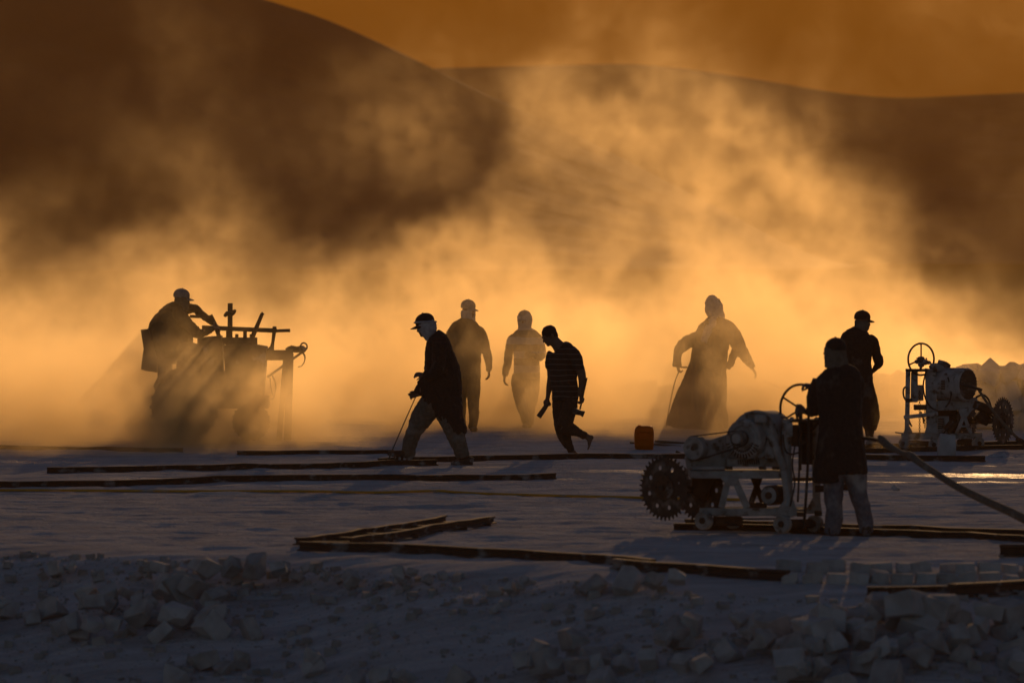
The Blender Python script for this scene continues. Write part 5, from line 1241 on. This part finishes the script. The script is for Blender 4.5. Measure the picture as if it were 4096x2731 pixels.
def block_mesh(i, chipped):
    bm = bmesh.new()
    hx, hy, hz = rb.uniform(0.10, 0.15), rb.uniform(0.08, 0.11), rb.uniform(0.065, 0.10)
    bmesh.ops.create_cube(bm, size=2.0)
    for v in bm.verts: v.co = Vector((v.co.x * hx, v.co.y * hy, v.co.z * hz)) + Vector([rb.uniform(-1, 1) * (0.012 if not chipped else 0.026) for _ in range(3)])
    if chipped:                                         # a corner or an edge knocked off
        for _ in range(rb.choice((2, 2, 3, 4))):
            n_ = Vector((rb.choice((-1, 1)) * rb.uniform(0.4, 1), rb.choice((-1, 1)) * rb.uniform(0.2, 1), rb.choice((-1, 1)) * rb.uniform(0.2, 1))).normalized()
            d = abs(n_.x) * hx + abs(n_.y) * hy + abs(n_.z) * hz
            r_ = bmesh.ops.bisect_plane(bm, geom=bm.verts[:] + bm.edges[:] + bm.faces[:], plane_co=n_ * d * rb.uniform(0.48, 0.80), plane_no=n_, clear_outer=True)
            e_ = [g for g in r_['geom_cut'] if isinstance(g, bmesh.types.BMEdge)]
            if e_: bmesh.ops.contextual_create(bm, geom=e_)
    bmesh.ops.recalc_face_normals(bm, faces=bm.faces[:])
    bmesh.ops.bevel(bm, geom=bm.edges[:], offset=0.007, segments=1, affect='EDGES', clamp_overlap=True)
    me = bpy.data.meshes.new('limestone_block'); bm.to_mesh(me); bm.free(); me.materials.append(M_STONE)
    return me
BLOCKS = [block_mesh(i, i >= 4) for i in range(16)]
heap = {}
def settle(x, y, r=0.10):
    """height on which a block dropped at (x, y) comes to rest"""
    z = float(ground_z(x, y))
    for i in range(-1, 2):
        for j in range(-1, 2):
            z = max(z, heap.get((int(math.floor(x / 0.1)) + i, int(math.floor(y / 0.1)) + j), -99))
    return z
def drop(x, y, s, label, group, flat=False, rz=None, me=None, stack=True):
    me = me or rb.choice(BLOCKS if not flat else BLOCKS[:8])
    g0 = float(ground_z(x, y))
    s *= 0.72
    z0 = min(settle(x, y), g0 + 0.12) if stack else g0
    o = bpy.data.objects.new('limestone_block', me); COL.objects.link(o)
    hz = 0.085 * s
    tilt = 0.06 if flat else 0.5
    o.rotation_euler = (rb.gauss(0, tilt * 0.6), rb.gauss(0, tilt), rz if rz is not None else rb.uniform(0, 6.28))
    ex_ = 0 if flat else 0.02 * s
    o.scale = (s, s, s); o.location = (x, y, z0 + hz * (0.45 if flat else 0.62) + ex_)
    for i in range(-1, 2):
        for j in range(-1, 2):
            kk = (int(math.floor(x / 0.1)) + i, int(math.floor(y / 0.1)) + j)
            heap[kk] = max(heap.get(kk, -99), z0 + hz * (1.0 if i == 0 and j == 0 else 0.6))
    if '%' in label: label = (label % ('square-cut' if me in BLOCKS[:4] else 'broken-cornered')).replace('white block', 'white block resting on others' if z0 > g0 + 0.04 else 'white block bedded in powder', 1)
    return tag(o, label, 'block', group)
def pile(n, poly, s0, s1, label, group, **kw):
    """blocks strewn over an area given by its corners as seen in the photograph"""
    xs, ys = [p[0] for p in poly], [p[1] for p in poly]
    def inside(x, y):
        c = False
        for (x1, y1), (x2, y2) in zip(poly, poly[1:] + poly[:1]):
            if (y1 > y) != (y2 > y) and x < (x2 - x1) * (y - y1) / (y2 - y1) + x1: c = not c
        return c
    k_ = 0
    while k_ < n:
        x, y = rb.uniform(min(xs), max(xs)), rb.uniform(min(ys), max(ys))
        if not inside(x, y): continue
        p = gp(x, y); drop(p.x, p.y, s0 * rb.choice((0.55, 0.75, 1, 1)) + (s1 - s0) * rb.random() ** 1.5, label, group, **kw); k_ += 1
pile(38, [(-60, 1415), (90, 1410), (340, 1392), (470, 1400), (640, 1440), (660, 1470), (420, 1490), (200, 1490), (-60, 1480)], 0.85, 1.3, '%s white block in the loose heap at the lower left', 'blocks of the lower left heap')
for x, y, s, txt in ((415, 1396, 1.7, 'largest pale block, crowning the lower left heap'), (442, 1405, 1.3, 'second largest block of the lower left heap, just below its crowning block'), (385, 1400, 1.2, 'block close left of the lower left heap\'s crowning block')):
    p = gp(x, y); drop(p.x, p.y, s, txt, 'blocks crowning the lower left heap')
pile(26, [(60, 1334), (330, 1332), (420, 1328), (640, 1332), (700, 1340), (660, 1352), (300, 1350), (60, 1350)], 0.6, 0.95, '%s white block in the low row along the floor\'s edge', 'blocks along the edge row')
pile(20, [(700, 1338), (900, 1346), (1250, 1366), (1250, 1380), (900, 1360), (700, 1352)], 0.45, 0.75, '%s small block in the low row just below the long edge rail', 'small blocks below the edge rail')
for i_, (x, y, s) in enumerate(((470, 1352, 1.15), (530, 1352, 0.9), (585, 1352, 1.15), (640, 1356, 0.9))):
    p = gp(x, y); drop(p.x, p.y, s, ('leftmost', 'second from left', 'third from left', 'rightmost')[i_] + ' of four larger blocks left of the slanting track', 'large blocks of the edge row')
for x, y, s, rz in ((1362, 1366, 1.0, 0.1), (1442, 1362, 1.2, 0.8), (1500, 1370, 0.8, 0.2), (1555, 1376, 0.9, 0.0)):
    p = gp(x, y); drop(p.x, p.y, s, {1362: 'wide block below the edge rail, leftmost of four there', 1442: 'tall block leaning up against the edge rail', 1500: 'small block between the leaning block and the rail end', 1555: 'block lying under the right end of the edge rail'}[x], 'blocks below the edge rail', rz=rz)
for i in range(24):                                       # neatly cut bricks still in their courses
    x = 1820 + (i % 12) * 50 + rb.uniform(-8, 8); y = (1300 if i < 12 else 1324) + 0.006 * (x - 1820) + rb.uniform(-2, 2)
    p = gp(x, y + 14); drop(p.x, p.y, rb.uniform(0.75, 1.0), ('flat-lying cut block in the farther row below the operator\'s track at right' if i < 12 else 'flat-lying cut block in the nearer row below the operator\'s track at right'), 'cut blocks in rows', flat=True, rz=rb.gauss(0, 0.1), stack=False)
pile(56, [(1900, 1440), (2060, 1425), (2352, 1435), (2420, 1440), (2420, 1590), (1800, 1590), (1780, 1500)], 0.9, 1.45, '%s white block in the big loose heap at the lower right corner', 'blocks of the lower right heap')
pile(36, [(1180, 1520), (1400, 1490), (1700, 1475), (1830, 1460), (1860, 1590), (1200, 1590)], 0.85, 1.3, '%s white block on the left, lower flank of the lower right heap', 'blocks of the heap\'s left flank')
for x, y, s, txt in ((2085, 1462, 1.7, 'largest block, on the crest of the lower right heap beside the rail end'), (2165, 1455, 1.4, 'upright block in front of the thick rail behind the lower right heap'), (1880, 1520, 1.4, 'large block low on the left side of the lower right heap'), (1900, 1485, 1.2, 'medium block at the left shoulder of the lower right heap'), (2320, 1470, 1.3, 'large block near the right edge below the thick rail')):
    p = gp(x, y); drop(p.x, p.y, s, txt, 'large blocks of the lower right heap')
pile(16, [(90, 1555), (560, 1535), (1080, 1560), (1080, 1600), (90, 1600)], 0.9, 1.3, '%s white block scattered along the bottom edge of the slope', 'blocks at the bottom edge')
for x, y, s, txt in ((1365, 1420, 0.7, 'small upright chip of stone alone on the slope, catching the light'), (1135, 1412, 0.5, 'small stone chip alone on the slope below the edge rail'), (2057, 1127, 0.42, 'small dark stone alone on the floor right of the operator'), (1615, 1128, 0.3, 'tiny stone on the floor behind the nearest saw')):
    p = gp(x, y); drop(p.x, p.y, s, txt, None)
# crumbs between the blocks
vv, ff = [], []
for i in range(3000):
    x, y = rb.uniform(-60, 2420), rb.uniform(1262, 1575)
    if rb.random() < 0.35: y = rb.uniform(1262, 1330)
    p = at(x * K, y * K, 46.0)
    X_, Y_ = p.x, float(edge_line(p.x)) - 1.0 - rb.random() ** 1.2 * 5.0
    r_ = 0.008 + 0.05 * rb.random() ** 6; c = Vector((X_, Y_, float(ground_z(X_, Y_)) + r_ * 0.3)); n0 = len(vv)
    for sx in (-1, 1):
        for sy in (-1, 1):
            for sz in (-1, 1): vv.append(c + Vector((sx * rb.uniform(0.5, 1.1), sy * rb.uniform(0.5, 1.1), sz * rb.uniform(0.3, 0.8))) * r_)
    for f in ((0, 1, 3, 2), (4, 6, 7, 5), (0, 4, 5, 1), (2, 3, 7, 6), (0, 2, 6, 4), (1, 5, 7, 3)): ff.append([n0 + q for q in f])
me = bpy.data.meshes.new('rubble'); me.from_pydata(vv, [], ff)
tag(link('rubble', me, M_STONE), kind='stuff')

# stacked blocks in the dust behind
def stack_row(cols, Y, label, group, s=1.6, k2=2352):
    """cols: (px, top py) skyline of a heap at distance Y; courses of blocks up to it"""
    for x, ytop in cols:
        p = at(x * K, ytop * K, Y); g = float(ground_z(p.x, Y)); n = max(1, round((p.z - g) / (0.165 * s)))
        for j in range(n):
            o = bpy.data.objects.new('limestone_block', rb.choice(BLOCKS)); COL.objects.link(o)
            o.scale = (s * rb.uniform(0.95, 1.25), s, s * rb.uniform(1.0, 1.15)); o.rotation_euler = (rb.gauss(0, 0.25), rb.gauss(0, 0.35), rb.gauss(0, 0.8))
            o.location = (p.x + rb.gauss(0, 0.03), Y + rb.gauss(0, 0.12) + (n - j) * -0.06, g + 0.165 * s * (j + 0.45))
            tag(o, label, 'block', group)
stack_row([(2222 + 17 * i_, (846, 838, 842, 832, 836, 826, 834, 828, 838, 824, 832, 830, 836)[i_]) for i_ in range(13)], 80.0, 'big block in the wall-like stack behind the right saw machine', 'stacked blocks behind the right saw', 1.35)
stack_row([(1992, 886), (2016, 878), (2042, 876), (2066, 880), (2090, 884), (2112, 900)], 88.0, 'block in the hazy heap between the standing man and the right saw', 'blocks of the hazy heap', 1.7)
stack_row([(1440, 940), (1480, 930), (1530, 922), (1690, 918), (1730, 922), (1770, 910), (1800, 896), (1830, 900), (1860, 912), (1900, 922)], 93.0, 'block in the faint far heap behind the robed man', 'blocks of the faint far heap', 1.6)
V = View(2500, 1100, 0.4785, 90.0)
t = thing('mallet', 'long-handled mallet stuck in the faint far heap, right of the robed man', 'mallet', V.p(1340, 975))
bm = bmesh.new(); V.tube(bm, [(1156, 885, 8), (1310, 945, 9)], smooth=1, seg=10); bm_obj('handle', bm, M_WOOD, t)
bm = bmesh.new(); V.tube(bm, [(1345, 925, 28), (1330, 965, 26), (1318, 1010, 12)], smooth=1, seg=10); bm_obj('mallet_head', bm, M_STEEL, t)
V = View(3300, 1200, 0.4464, 69.8)
bm = bmesh.new(); f0 = [(1012, 1418), (1025, 1260), (1045, 1205), (1100, 1200), (1165, 1215), (1180, 1290), (1182, 1420)]
o = part_plate(V, None, 'stone_slab', M_STONE, f0, 0.22, 0.0)
for v in o.data.vertices: v.co += Vector((mnoise.noise(v.co * 9), 0.6 * mnoise.noise(v.co * 9 + Vector((5, 5, 5))), mnoise.noise(v.co * 9 + Vector((9, 2, 1))))) * 0.03
tag(o, 'upright pale stone slab in front of the right saw machine', 'stone slab', kind='thing')
bm = bmesh.new(); V.tube(bm, [(1440, 1440, 26), (1520, 1425, 40), (1660, 1440, 36), (1800, 1440, 42), (1900, 1450, 30)], dr=0.15, smooth=3); o = remeshed('powder_heap', bm, gm, None, 0.02, 2, 0.03, 12)
tag(o, 'low ridge of white powder before the right saw at the right edge', 'heap')
